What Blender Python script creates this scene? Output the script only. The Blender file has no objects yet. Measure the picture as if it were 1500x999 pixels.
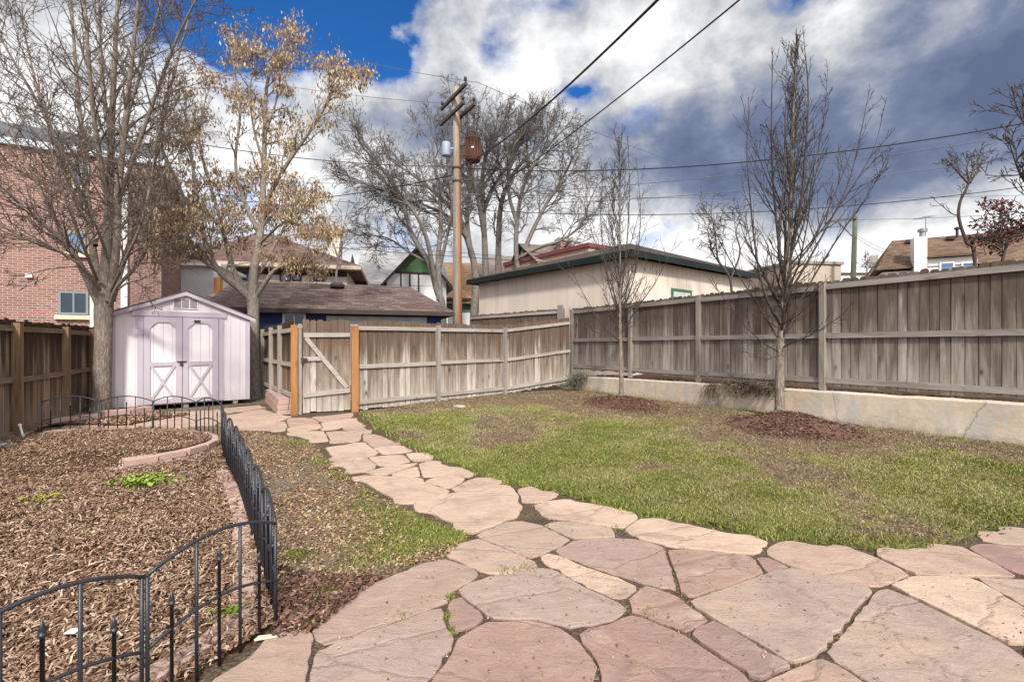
import bpy, math, random
import numpy as np
from mathutils import Vector, Matrix, Quaternion

# ------------------------------------------------------------------ layout helpers
F = 700.0; H = 1.5; HY = 503.0; CX = 750.0
def P(px, py, Y): return ((px-CX)/F*Y, Y, H-(py-HY)/F*Y)
def G(px, py, z=0.0):
    Y = F*(H-z)/(py-HY)
    return ((px-CX)/F*Y, Y, z)
def G2(px, py, z=0.0): return G(px, py, z)[:2]
def XY(px, Y): return ((px-CX)/F*Y, Y)
def ZZ(py, Y): return H-(py-HY)/F*Y

scene = bpy.context.scene
COL = scene.collection
LOC = {}

# ------------------------------------------------------------------ mesh building
class MB:
    def __init__(s):
        s.v = []; s.p = []; s.n = 0
    def add(s, verts, *polys):
        verts = np.asarray(verts, dtype=np.float64).reshape(-1, 3)
        for q in polys:
            a = np.asarray(q, dtype=np.int64)
            if a.ndim == 1: a = a[None, :]
            s.p.append(a + s.n)
        s.v.append(verts); s.n += len(verts)
        return s
    def box(s, o, a, b, c):
        o, a, b, c = [np.asarray(x, float) for x in (o, a, b, c)]
        if np.dot(np.cross(a, b), c) < 0: a, b = b, a
        v = [o, o+a, o+a+b, o+b, o+c, o+a+c, o+a+b+c, o+b+c]
        s.add(v, [[0,3,2,1],[4,5,6,7],[0,1,5,4],[1,2,6,5],[2,3,7,6],[3,0,4,7]])
        return s
    def prism(s, pts, d):
        """closed polygon pts (3D) swept along vector d"""
        p = np.asarray(pts, float); d = np.asarray(d, float); n = len(p)
        nor = np.zeros(3)
        for i in range(n): nor += np.cross(p[i]-p[0], p[(i+1) % n]-p[0])
        if np.dot(nor, d) < 0: p = p[::-1]
        v = np.vstack([p, p+d])
        i = np.arange(n); j = (i+1) % n
        s.add(v, np.arange(n)[::-1], np.arange(n)+n, np.stack([i, j, j+n, i+n], 1))
        return s
    def tube(s, pts, rad, n=6, caps=False):
        p = np.asarray(pts, float); k = len(p)
        r = np.broadcast_to(np.asarray(rad, float), (k,))
        t = np.zeros_like(p); t[1:-1] = p[2:]-p[:-2]; t[0] = p[1]-p[0]; t[-1] = p[-1]-p[-2]
        t /= np.linalg.norm(t, axis=1)[:, None] + 1e-12
        m = t.mean(0); ref = np.array([1.0, .13, .07]) if abs(m[2]) > abs(m[0]) else np.array([.07, .13, 1.0])
        u = np.cross(t, ref); u /= np.linalg.norm(u, axis=1)[:, None] + 1e-12
        w = np.cross(t, u)
        a = np.arange(n)/n*2*math.pi
        ring = p[:, None, :] + r[:, None, None]*(np.cos(a)[None, :, None]*u[:, None, :] + np.sin(a)[None, :, None]*w[:, None, :])
        i = np.arange(k-1)[:, None]*n; j = np.arange(n)[None, :]; j2 = (j+1) % n
        q = np.stack([i+j, i+j2, i+n+j2, i+n+j], -1).reshape(-1, 4)
        ps = [q]
        if caps: ps += [np.arange(n)[::-1], np.arange(n)+(k-1)*n]
        s.add(ring.reshape(-1, 3), *ps)
        return s
    def lathe(s, c, prof, n=16):
        """prof: (radius, z) list about vertical axis at c"""
        a = np.arange(n)/n*2*math.pi; c = np.asarray(c, float)
        ring = np.array([[c + (r*math.cos(t), r*math.sin(t), z) for t in a] for r, z in prof])
        k = len(prof)
        i = np.arange(k-1)[:, None]*n; j = np.arange(n)[None, :]; j2 = (j+1) % n
        q = np.stack([i+j, i+j2, i+n+j2, i+n+j], -1).reshape(-1, 4)
        s.add(ring.reshape(-1, 3), q, np.arange(n)[::-1], np.arange(n)+(k-1)*n)
        return s
    def mesh(s, name, off, smooth=False, attr=None):
        v = np.vstack(s.v) - np.asarray(off)
        me = bpy.data.meshes.new(name)
        loops = np.concatenate([a.ravel() for a in s.p])
        sizes = np.concatenate([np.full(len(a), a.shape[1]) for a in s.p])
        st = np.concatenate([[0], np.cumsum(sizes)[:-1]])
        me.vertices.add(len(v)); me.vertices.foreach_set('co', v.astype(np.float32).ravel())
        me.loops.add(len(loops)); me.loops.foreach_set('vertex_index', loops.astype(np.int32))
        me.polygons.add(len(sizes)); me.polygons.foreach_set('loop_start', st.astype(np.int32))
        me.polygons.foreach_set('use_smooth', np.full(len(sizes), bool(smooth)))
        if attr is not None:
            at = me.attributes.new('tone', 'FLOAT', 'POINT')
            at.data.foreach_set('value', np.asarray(attr, np.float32))
        me.update(calc_edges=True); me.validate()
        return me
    def build(s, name, mat, parent=None, smooth=False, attr=None, label=None):
        if parent is None:
            v = np.vstack(s.v); mn = v.min(0); mx = v.max(0)
            off = ((mn[0]+mx[0])/2, (mn[1]+mx[1])/2, mn[2])
        else: off = LOC[parent.name]
        me = s.mesh(name, off, smooth, attr); me.materials.append(mat)
        o = bpy.data.objects.new(name, me); COL.objects.link(o)
        if parent is None: o.location = off
        else: o.parent = parent
        LOC[o.name] = off
        if label: o['label'] = label
        return o

def tag(o, label, cat, group=None, kind=None):
    o['label'] = label; o['category'] = cat
    if group: o['group'] = group
    if kind: o['kind'] = kind
    return o
def thing(name, label, cat, loc, group=None):
    o = bpy.data.objects.new(name, None); COL.objects.link(o)
    o.empty_display_size = .2
    o.location = loc; LOC[o.name] = tuple(loc)
    return tag(o, label, cat, group)
def struct(name, mb, mat, smooth=False, attr=None, kind='structure', label=None):
    o = mb.build(name, mat, None, smooth, attr); o['kind'] = kind
    if label: o['label'] = label
    return o
def unit(v):
    v = np.asarray(v, float); return v/np.linalg.norm(v)
def catmull(pts, sub=5):
    p = [np.asarray(q, float) for q in pts]
    p = [2*p[0]-p[1]] + p + [2*p[-1]-p[-2]]
    out = []
    for i in range(1, len(p)-2):
        for k in range(sub):
            t = k/sub
            out.append(.5*((2*p[i]) + (p[i+1]-p[i-1])*t + (2*p[i-1]-5*p[i]+4*p[i+1]-p[i+2])*t*t + (3*p[i]-p[i-1]-3*p[i+1]+p[i+2])*t**3))
    out.append(p[-2])
    return np.array(out)
def in_poly(pts, poly):
    x, y = pts[:, 0], pts[:, 1]; r = np.zeros(len(pts), bool); n = len(poly)
    for i in range(n):
        x1, y1 = poly[i][:2]; x2, y2 = poly[(i+1) % n][:2]
        if y1 == y2: continue
        c = ((y1 > y) != (y2 > y)) & (x < (x2-x1)*(y-y1)/(y2-y1)+x1)
        r ^= c
    return r
def seg_dist(pts, line):
    d = np.full(len(pts), 1e9)
    for a, b in zip(line[:-1], line[1:]):
        a = np.array(a[:2]); b = np.array(b[:2]); ab = b-a
        t = np.clip(((pts-a)@ab)/(ab@ab), 0, 1)
        d = np.minimum(d, np.linalg.norm(pts-(a+t[:, None]*ab), axis=1))
    return d
def scatter(poly, n, rng, bias=1.0):
    """n random points inside poly, density falling with distance from the camera"""
    q = np.array([p[:2] for p in poly]); mn = q.min(0); mx = q.max(0); out = []; got = 0
    while got < n:
        c = rng.uniform(mn, mx, (n*3, 2))
        d = np.hypot(c[:, 0], c[:, 1])
        c = c[rng.uniform(0, 1, len(c)) < np.clip((2.6/d)**bias, 0, 1)]
        c = c[in_poly(c, q)]
        out.append(c); got += len(c)
        if len(c) == 0 and got == 0 and len(out) > 30: break
    return np.vstack(out)[:n]
def vnoise(pts, scale, seed):
    """smooth 2-D value noise in 0..1"""
    r = np.random.RandomState(seed).rand(64, 64)
    def one(q):
        i = np.floor(q).astype(int); f = q-i; f = f*f*(3-2*f)
        a = r[i[:, 0] % 64, i[:, 1] % 64]; b = r[(i[:, 0]+1) % 64, i[:, 1] % 64]
        c = r[i[:, 0] % 64, (i[:, 1]+1) % 64]; d = r[(i[:, 0]+1) % 64, (i[:, 1]+1) % 64]
        return (a*(1-f[:, 0])+b*f[:, 0])*(1-f[:, 1]) + (c*(1-f[:, 0])+d*f[:, 0])*f[:, 1]
    q = np.asarray(pts)[:, :2]*scale
    return .55*one(q)+.3*one(q*2.1+7)+.15*one(q*4.3+19)

# ------------------------------------------------------------------ materials
class Mat:
    def __init__(s, name, rough=.85, spec=.25, metal=0.0):
        s.m = bpy.data.materials.new(name); s.m.use_nodes = True
        s.nt = s.m.node_tree; s.b = s.nt.nodes['Principled BSDF']
        s.b.inputs['Roughness'].default_value = rough
        s.b.inputs['Specular IOR Level'].default_value = spec
        s.b.inputs['Metallic'].default_value = metal
    def set(s, inp, v):
        if isinstance(v, bpy.types.NodeSocket): s.nt.links.new(v, inp)
        elif isinstance(v, (tuple, list)) and len(v) == 3 and inp.type == 'RGBA': inp.default_value = (*v, 1)
        else: inp.default_value = v
    def n(s, t, **kw):
        nd = s.nt.nodes.new(t)
        for k, v in kw.items(): setattr(nd, k, v)
        return nd
    def obj(s): return s.n('ShaderNodeTexCoord').outputs['Object']
    def rnd(s): return s.n('ShaderNodeNewGeometry').outputs['Random Per Island']
    def attr(s, name='tone'):
        a = s.n('ShaderNodeAttribute'); a.attribute_name = name; return a.outputs['Fac']
    def vmul(s, v, k):
        nd = s.n('ShaderNodeVectorMath', operation='MULTIPLY'); s.set(nd.inputs[0], v); nd.inputs[1].default_value = k; return nd.outputs[0]
    def vadd(s, v, k):
        nd = s.n('ShaderNodeVectorMath', operation='ADD'); s.set(nd.inputs[0], v); s.set(nd.inputs[1], k); return nd.outputs[0]
    def dot(s, v, k):
        nd = s.n('ShaderNodeVectorMath', operation='DOT_PRODUCT'); s.set(nd.inputs[0], v); nd.inputs[1].default_value = k; return nd.outputs['Value']
    def comb(s, x, y, z):
        nd = s.n('ShaderNodeCombineXYZ')
        for i, q in enumerate((x, y, z)): s.set(nd.inputs[i], q)
        return nd.outputs[0]
    def sep(s, v):
        nd = s.n('ShaderNodeSeparateXYZ'); s.set(nd.inputs[0], v); return nd.outputs
    def noise(s, v, scale=1.0, det=6, rough=.6, dist=0.0):
        nd = s.n('ShaderNodeTexNoise'); s.set(nd.inputs['Vector'], v)
        nd.inputs['Scale'].default_value = scale; nd.inputs['Detail'].default_value = det
        nd.inputs['Roughness'].default_value = rough; nd.inputs['Distortion'].default_value = dist
        return nd.outputs['Fac']
    def vor(s, v, scale=1.0, feature='F1', out='Distance', rand=1.0):
        nd = s.n('ShaderNodeTexVoronoi', feature=feature); s.set(nd.inputs['Vector'], v)
        nd.inputs['Scale'].default_value = scale; nd.inputs['Randomness'].default_value = rand
        return nd.outputs[out]
    def ramp(s, f, stops, interp='LINEAR'):
        nd = s.n('ShaderNodeValToRGB'); s.set(nd.inputs[0], f); r = nd.color_ramp; r.interpolation = interp
        while len(r.elements) < len(stops): r.elements.new(.5)
        for e, (p, c) in zip(r.elements, stops):
            e.position = p; e.color = (*c, 1) if isinstance(c, (tuple, list)) else (c, c, c, 1)
        return nd.outputs[0]
    def mix(s, f, a, b, blend='MIX'):
        nd = s.n('ShaderNodeMix', data_type='RGBA', blend_type=blend)
        s.set(nd.inputs[0], f); s.set(nd.inputs[6], a); s.set(nd.inputs[7], b); return nd.outputs[2]
    def math(s, op, a, b=0.0, clamp=False):
        nd = s.n('ShaderNodeMath', operation=op, use_clamp=clamp); s.set(nd.inputs[0], a); s.set(nd.inputs[1], b); return nd.outputs[0]
    def bump(s, h, strength=.5, dist=.01):
        nd = s.n('ShaderNodeBump'); s.set(nd.inputs['Height'], h); nd.inputs['Strength'].default_value = strength
        nd.inputs['Distance'].default_value = dist; s.set(s.b.inputs['Normal'], nd.outputs[0])
    def base(s, c): s.set(s.b.inputs['Base Color'], c); return s
    def gray(s, f): return s.ramp(f, [(0, 0.0), (1, 1.0)])

def m_plain(name, c, rough=.7, var=.15, scale=3.0, spec=.25, metal=0.0, bump=.15):
    m = Mat(name, rough, spec, metal); o = m.obj()
    n = m.noise(o, scale, 6, .65); n2 = m.noise(o, scale*14, 4, .6)
    f = m.math('ADD', m.math('MULTIPLY', n, .65), m.math('MULTIPLY', n2, .35))
    lo = tuple(x*(1-2.2*var) for x in c); hi = tuple(min(1, x*(1+2.2*var)) for x in c)
    m.base(m.ramp(f, [(.25, lo), (.75, hi)])); m.bump(n2, bump, .01)
    return m.m
def m_wood(name, cols, stain, vert=True, knots=True, stain_amt=.55, rough=.9, top=0.0):
    m = Mat(name, rough, .15); o = m.obj(); r = m.rnd()
    off = m.comb(m.math('MULTIPLY', r, 37.0), m.math('MULTIPLY', r, 71.0), m.math('MULTIPLY', r, 13.0))
    q = m.vadd(o, off)
    gs = (30, 30, 1.1) if vert else (1.2, 1.2, 45)
    grain = m.noise(m.vmul(q, gs), 1.0, 8, .62, .6)
    fine = m.noise(m.vmul(q, tuple(x*3.2 for x in gs)), 1.0, 4, .6)
    f = m.math('ADD', m.math('MULTIPLY', grain, .56), m.math('MULTIPLY', r, .44))
    c = m.ramp(f, [(.2, cols[0]), (.45, cols[1]), (.62, cols[2]), (.85, cols[3])])
    ss = (7, 7, .7) if vert else (.8, .8, 6)
    st = m.noise(m.vmul(q, ss), 1.0, 5, .6)
    c = m.mix(m.math('MULTIPLY', m.ramp(st, [(.45, 0.0), (.62, 1.0)]), stain_amt), c, stain)
    c = m.mix(m.ramp(fine, [(.3, .5), (.55, 0.0)]), c, tuple(x*.4 for x in cols[0]))
    if vert and top:
        z = m.sep(o)[2]
        zz = m.math('ADD', m.math('MULTIPLY', z, .48), m.math('MULTIPLY', m.math('SUBTRACT', m.noise(m.vmul(q, (11, 11, .9)), 1.0, 5, .65), .5), 1.3))
        c = m.mix(m.math('MULTIPLY', m.ramp(zz, [(.46, 0.0), (.74, 1.0)]), top), c, tuple(x*1.05 for x in stain))
        c = m.mix(m.ramp(zz, [(.0, .35), (.35, 0.0)]), c, tuple(min(1, x*1.15) for x in cols[3]))
    if knots:
        ks = (5, 5, 2.2) if vert else (2.2, 2.2, 8)
        kq = m.vadd(m.vmul(q, ks), m.comb(m.math('MULTIPLY', st, .5), 0.0, m.math('MULTIPLY', grain, .25)))
        kd = m.vor(kq, 1.0); kc = m.sep(m.vor(kq, 1.0, 'F1', 'Color'))[0]
        kd = m.math('DIVIDE', kd, m.math('ADD', m.math('MULTIPLY', kc, 1.3), .05))
        c = m.mix(m.ramp(kd, [(.10, .55), (.24, 0.0)]), c, tuple(x*.9 for x in stain))
        c = m.mix(m.ramp(kd, [(.05, .9), (.09, 0.0)]), c, (.05, .035, .026))
    m.base(c); m.bump(m.math('ADD', grain, m.math('MULTIPLY', fine, .6)), .55, .006)
    return m.m
def m_brick(name, d, c1, c2, mortar, bw=.215, bh=.072, rough=.9):
    m = Mat(name, rough, .15); o = m.obj()
    u = m.dot(o, (d[0], d[1], 0)); z = m.sep(o)[2]
    nd = m.n('ShaderNodeTexBrick'); m.set(nd.inputs['Vector'], m.comb(u, z, 0.0))
    m.set(nd.inputs['Color1'], c1); m.set(nd.inputs['Color2'], c2); m.set(nd.inputs['Mortar'], mortar)
    nd.inputs['Scale'].default_value = 1; nd.inputs['Mortar Size'].default_value = .009
    nd.inputs['Brick Width'].default_value = bw; nd.inputs['Row Height'].default_value = bh; nd.inputs['Bias'].default_value = 0
    nz = m.noise(o, 1.2, 6, .6)
    m.base(m.mix(m.ramp(nz, [(.3, .25), (.7, 0.0)]), nd.outputs['Color'], (.12, .07, .06)))
    m.bump(m.math('SUBTRACT', 1.0, nd.outputs['Fac']), .6, .008)
    return m.m
def m_shingle(name, d, cols, rough=.92):
    m = Mat(name, rough, .15); o = m.obj()
    u = m.dot(o, (d[0], d[1], 0)); z = m.sep(o)[2]
    nd = m.n('ShaderNodeTexBrick'); m.set(nd.inputs['Vector'], m.comb(u, z, 0.0))
    m.set(nd.inputs['Color1'], (0, 0, 0)); m.set(nd.inputs['Color2'], (1, 1, 1)); m.set(nd.inputs['Mortar'], (.2, .2, .2))
    nd.inputs['Scale'].default_value = 1; nd.inputs['Mortar Size'].default_value = .006; nd.inputs['Bias'].default_value = 0
    nd.inputs['Brick Width'].default_value = .3; nd.inputs['Row Height'].default_value = .075
    n = m.noise(o, 9, 5, .7); n2 = m.noise(o, .9, 4, .6)
    f = m.math('ADD', m.math('MULTIPLY', nd.outputs['Color'], .4), m.math('ADD', m.math('MULTIPLY', n, .4), m.math('MULTIPLY', n2, .25)))
    c = m.ramp(f, [(.2, cols[0]), (.5, cols[1]), (.8, cols[2])])
    c = m.mix(m.math('MULTIPLY', nd.outputs['Fac'], .7), c, tuple(x*.4 for x in cols[0]))
    m.base(c); m.bump(n, .5, .01)
    return m.m
def m_siding(name, c, rough=.75, grime=0.0):
    m = Mat(name, rough, .25); o = m.obj(); r = m.rnd()
    n = m.noise(m.vmul(o, (3, 3, .5)), 1.0, 6, .6); n2 = m.noise(m.vmul(o, (60, 60, 4)), 1.0, 4, .6)
    f = m.math('ADD', m.math('MULTIPLY', n, .7), m.math('MULTIPLY', r, .3))
    cc = m.ramp(f, [(.2, tuple(x*.84 for x in c)), (.6, c), (.85, tuple(min(1, x*1.07) for x in c))])
    if grime:
        zz = m.math('ADD', m.sep(o)[2], m.math('MULTIPLY', m.math('SUBTRACT', m.noise(m.vmul(o, (6, 6, 1.4)), 1.0, 6, .65), .5), -.9))
        cc = m.mix(m.math('MULTIPLY', m.ramp(zz, [(.05, 1.0), (.5, 0.0)]), grime), cc, (.30, .24, .21))
        st = m.noise(m.vmul(o, (14, 14, .8)), 1.0, 6, .65)
        cc = m.mix(m.math('MULTIPLY', m.ramp(st, [(.58, 0.0), (.75, 1.0)]), grime*.6), cc, (.42, .37, .38))
    m.base(cc)
    m.bump(n2, .2, .004)
    return m.m
def m_bark(name, c0, c1, c2, sc=1.0):
    m = Mat(name, .95, .1); o = m.obj()
    wob = m.noise(m.vmul(o, (9*sc, 9*sc, 6*sc)), 1.0, 4, .6)
    v = m.vor(m.vadd(m.vmul(o, (30*sc, 30*sc, 3.6*sc)), m.comb(m.math('MULTIPLY', wob, 3.0), m.math('MULTIPLY', wob, -2.2), m.math('MULTIPLY', wob, 1.6))), 1.0, 'DISTANCE_TO_EDGE')
    n = m.noise(o, 7*sc, 7, .65); n2 = m.noise(m.vmul(o, (30*sc, 30*sc, 8*sc)), 1.0, 5, .65)
    f = m.math('ADD', m.math('MULTIPLY', n, .5), m.math('MULTIPLY', n2, .5))
    c = m.ramp(f, [(.3, c0), (.5, c1), (.7, c2)])
    c = m.mix(m.ramp(v, [(.02, .55), (.22, 0.0)]), c, tuple(x*.5 for x in c0))
    m.base(c); m.bump(m.math('ADD', m.math('MINIMUM', v, .3), m.math('MULTIPLY', n2, .5)), .8, .02)
    return m.m
def m_isle(name, stops, rough=.9, noise_scale=20, trans=0.0):
    m = Mat(name, rough, .15); r = m.rnd(); n = m.noise(m.obj(), noise_scale, 3, .6)
    f = m.math('ADD', m.math('MULTIPLY', r, .8), m.math('MULTIPLY', n, .2))
    m.base(m.ramp(f, stops))
    return m.m
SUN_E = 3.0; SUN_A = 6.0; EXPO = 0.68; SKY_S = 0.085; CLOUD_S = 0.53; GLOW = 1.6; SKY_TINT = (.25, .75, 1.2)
# ------------------------------------------------------------------ camera, sky, sun
cam = bpy.data.cameras.new('camera'); cam.sensor_width = 36; cam.lens = F/1500*36
cam.shift_y = (HY-499.5)/1500; cam.clip_start = .05; cam.clip_end = 3000
co = bpy.data.objects.new('camera', cam); COL.objects.link(co)
co.location = (0, 0, H); co.rotation_euler = (math.radians(90), 0, 0); scene.camera = co
SUN = unit((.14, -.85, .74))
sun = bpy.data.lights.new('sun', 'SUN'); sun.energy = SUN_E; sun.angle = math.radians(SUN_A); sun.color = (1, .955, .88)
so = bpy.data.objects.new('sun', sun); COL.objects.link(so); so.location = (4, -4, 12)
so.rotation_euler = Vector(SUN).to_track_quat('Z', 'Y').to_euler()
scene.view_settings.view_transform = 'Standard'; scene.view_settings.look = 'None'
scene.view_settings.exposure = EXPO; scene.view_settings.gamma = 1
scene.view_settings.use_curve_mapping = False
try:
    scene.cycles.max_bounces = 5; scene.cycles.diffuse_bounces = 3; scene.cycles.use_denoising = True
except Exception: pass

def make_world():
    w = bpy.data.worlds.new('World'); scene.world = w; w.use_nodes = True
    M_ = Mat.__new__(Mat); M_.nt = w.node_tree; m = M_
    for nd in list(m.nt.nodes): m.nt.nodes.remove(nd)
    out = m.n('ShaderNodeOutputWorld')
    sky = m.n('ShaderNodeTexSky', sky_type='NISHITA'); sky.sun_disc = False
    sky.sun_elevation = math.asin(SUN[2]); sky.sun_rotation = math.atan2(SUN[0], SUN[1])
    sky.air_density = 1.0; sky.dust_density = .1; sky.ozone_density = 4.0; sky.altitude = 1600
    g = m.n('ShaderNodeTexCoord').outputs['Generated']
    x, y, z = m.sep(g)
    az = m.math('ARCTAN2', x, y); el = m.math('ARCSINE', z)
    def blob(px, py, sx, sy, w):
        a = math.atan((px-CX)/F); e = math.atan((HY-py)/F*math.cos(a))
        sa = sx/F*math.cos(a)**2; se = sy/F*math.cos(a)
        da = m.math('MULTIPLY', m.math('SUBTRACT', az, a), 1/sa); de = m.math('MULTIPLY', m.math('SUBTRACT', el, e), 1/se)
        q = m.math('ADD', m.math('MULTIPLY', da, da), m.math('MULTIPLY', de, de))
        return m.math('MULTIPLY', m.math('EXPONENT', m.math('MULTIPLY', q, -1.0)), w)
    def total(v, bl):
        for b in bl: v = m.math('ADD', v, blob(*b))
        return v
    d = m.vmul(g, (1.0, 1.0, 1.9))
    nA = m.noise(d, 3.4, 12, .55, .2)
    nB = m.noise(m.vadd(d, (3.1, 1.7, .4)), 2.4, 10, .52, .1)
    nC = m.noise(m.vadd(m.vmul(g, (1, 1, 1.3)), (7.1, 4.7, 2.4)), 8.0, 10, .62, .15)
    cov = m.math('ADD', m.math('MULTIPLY', m.math('SUBTRACT', nA, .5), 2.6), m.math('MULTIPLY', m.math('SUBTRACT', nC, .5), .9))
    cov = total(m.math('ADD', cov, .58), [(505, 22, 130, 68, -1.0), (330, 40, 110, 70, -.8), (215, 60, 60, 80, -.4), (720, 52, 24, 40, -.27), (756, 98, 30, 22, -.26), (690, 92, 40, 16, -.22), (610, 85, 50, 28, -.35),
        (866, 140, 44, 20, -.27), (930, 162, 40, 15, -.34), (840, 135, 30, 16, -.3), (1190, -4, 100, 26, -1.0), (830, 5, 70, 14, -.4), (665, 50, 45, 35, .45), (690, 20, 50, 20, .3), (660, 100, 60, 14, .3), (440, 120, 130, 25, .3), (950, 60, 120, 80, .3),
        (1280, 375, 110, 12, -.35), (590, 330, 60, 40, -.15)])
    mask = m.ramp(cov, [(.0, 0.0), (.13, .5), (.42, 1.0)])
    br = m.math('ADD', m.math('MULTIPLY', m.math('SUBTRACT', nB, .5), 1.7), m.math('MULTIPLY', m.math('SUBTRACT', nC, .5), 1.35))
    br = total(m.math('ADD', br, .66), [(530, 110, 120, 40, .35), (400, 230, 130, 120, .30), (720, 60, 90, 80, .22), (900, 60, 110, 60, .1), (1330, 375, 340, 55, .68), (700, 380, 500, 70, .25),
        (1080, 60, 170, 50, .12), (60, 150, 200, 140, .25), (1400, 55, 90, 40, .1), (790, 120, 80, 40, .15),
        (1330, 215, 270, 85, -.66), (1040, 225, 150, 62, -.38), (580, 185, 120, 35, -.25), (1480, 120, 130, 60, -.28), (640, 330, 200, 40, -.12), (930, 110, 60, 40, -.12), (1200, 160, 150, 45, -.22), (1480, 60, 60, 50, -.2)])
    col = m.ramp(br, [(0, (.15, .20, .335)), (.25, (.235, .295, .445)), (.5, (.50, .54, .63)), (.72, (.88, .89, .92)), (.95, (1.3, 1.3, 1.3))])
    b1 = m.n('ShaderNodeBackground'); m.set(b1.inputs[0], m.mix(1.0, sky.outputs[0], SKY_TINT, 'MULTIPLY')); b1.inputs[1].default_value = SKY_S
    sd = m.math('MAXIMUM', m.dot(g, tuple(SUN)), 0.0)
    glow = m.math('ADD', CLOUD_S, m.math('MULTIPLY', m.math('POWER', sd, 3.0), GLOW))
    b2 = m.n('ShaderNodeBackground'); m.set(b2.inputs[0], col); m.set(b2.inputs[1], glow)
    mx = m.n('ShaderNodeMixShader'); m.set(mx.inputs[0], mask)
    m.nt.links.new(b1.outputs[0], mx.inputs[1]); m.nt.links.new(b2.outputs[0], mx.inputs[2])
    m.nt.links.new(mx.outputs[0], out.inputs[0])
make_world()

# ------------------------------------------------------------------ ground
rng = np.random.RandomState(11)
def m_soil(name, c0, c1, c2, sc=1.0):
    m = Mat(name, .95, .1); o = m.obj()
    a = m.noise(o, 2.2*sc, 8, .65); b = m.noise(o, 26*sc, 5, .7); v = m.vor(o, 38*sc)
    f = m.math('ADD', m.math('MULTIPLY', a, .55), m.math('MULTIPLY', b, .45))
    c = m.ramp(f, [(.3, c0), (.5, c1), (.7, c2)])
    m.base(m.mix(m.ramp(v, [(.2, .0), (.7, .5)]), c, tuple(x*.4 for x in c0)))
    m.bump(m.math('ADD', b, m.math('MULTIPLY', v, .6)), .9, .02)
    return m.m
SOIL = m_soil('soil', (.12, .085, .06), (.22, .165, .12), (.35, .28, .21))
LAWN_SOIL = m_soil('lawn_soil', (.085, .066, .03), (.165, .14, .062), (.27, .225, .115), .8)
MULCH_SOIL = m_soil('mulch_soil', (.045, .026, .016), (.12, .07, .043), (.24, .15, .095), 1.3)
gm = MB(); gm.add([(-900, -300, -.01), (900, -300, -.01), (900, 1500, -.01), (-900, 1500, -.01)], [0, 1, 2, 3])
struct('ground', gm, SOIL)

LAWN_EDGE = [G2(*p) for p in [(528, 606), (545, 622), (572, 640), (600, 654), (640, 672), (690, 690), (730, 706), (770, 713), (810, 721), (860, 734), (930, 756), (1000, 763), (1070, 777), (1125, 791), (1180, 794), (1240, 803), (1290, 808), (1340, 803), (1400, 795), (1440, 780), (1480, 768), (1540, 760), (1640, 756)]]
LAWN = LAWN_EDGE + [(9.2, 4.3), G2(1500, 655), G2(1200, 617), (4.45, 11.45), G2(850, 572), (2.1, 15.3), (1.55, 15.2), G2(738, 577), G2(640, 587)]
def sheet(name, poly, z, mat, kind='structure', cut=.25, bumpy=.02, seed=3, label=None):
    """irregular sheet: grid of small cells clipped to the polygon outline"""
    import bmesh
    bm = bmesh.new()
    vs = [bm.verts.new((p[0], p[1], z)) for p in poly]
    bm.faces.new(vs); bmesh.ops.triangulate(bm, faces=bm.faces[:])
    for ax in (0, 1):
        q = [p[ax] for p in poly]; c = math.floor(min(q)/cut)*cut
        while c < max(q):
            c += cut; n = [0, 0, 0]; n[ax] = 1; pc = [0, 0, 0]; pc[ax] = c
            bmesh.ops.bisect_plane(bm, geom=bm.verts[:]+bm.edges[:]+bm.faces[:], plane_co=pc, plane_no=n)
    co_ = np.array([v.co[:] for v in bm.verts])
    h = vnoise(co_, 1.3, seed)
    for v, k in zip(bm.verts, h):
        if not v.is_boundary: v.co.z += k*bumpy
    bmesh.ops.recalc_face_normals(bm, faces=bm.faces[:])
    me = bpy.data.meshes.new(name); bm.to_mesh(me); bm.free(); (me.materials.append(mat) if mat else None)
    if me.polygons[0].normal.z < 0: me.flip_normals()
    for p_ in me.polygons: p_.use_smooth = True
    o = bpy.data.objects.new(name, me); COL.objects.link(o); o['kind'] = kind; LOC[name] = (0, 0, 0)
    if label: o['label'] = label
    return o
LAWN_OBJ = sheet('lawn', LAWN, 0.0, None, bumpy=.05)

# metal fence run and bed outline
RUN = catmull([(-1.23, 2.5), (-1.92, 3.55), (-2.78, 4.85), (-3.50, 5.85), (-4.10, 6.75)], 8)
FAR = [(-4.10, 6.75), (-4.42, 7.28), (-5.03, 7.62), (-5.86, 7.80), (-6.72, 7.78), (-7.50, 7.60)]
NEAR = [(-1.23, 2.5), (-1.48, 1.925), (-1.735, 1.345), (-1.98, .76)]
BED = NEAR[::-1][:-1] + [tuple(p[:2]) for p in RUN] + [(-4.4, 7.2), (-5.0, 7.55), (-7.75, 7.6), (-7.75, 7.14), (-6.6, 4.9), (-4.6, 1.2)]
sheet('garden_bed', BED, .006, MULCH_SOIL, bumpy=.05, seed=8)
TREEBED = [G2(40, 640), G2(60, 622), (-7.0, 8.6), (-6.6, 9.9), (-8.4, 10.4), (-9.3, 10.5), (-8.35, 8.6)]
sheet('tree_bed', TREEBED, .012, MULCH_SOIL, bumpy=.05, seed=5)
STRIP = [G2(*p) for p in [(333, 640), (352, 632), (420, 642), (462, 655), (485, 684), (556, 734), (640, 776), (690, 790), (660, 812), (648, 826), (600, 832), (530, 862), (466, 922), (449, 928), (415, 934), (409, 930)]] + [tuple(p[:2]) for p in RUN[1:]]
sheet('dirt_strip', STRIP, .004, SOIL, bumpy=.04, seed=12)

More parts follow.
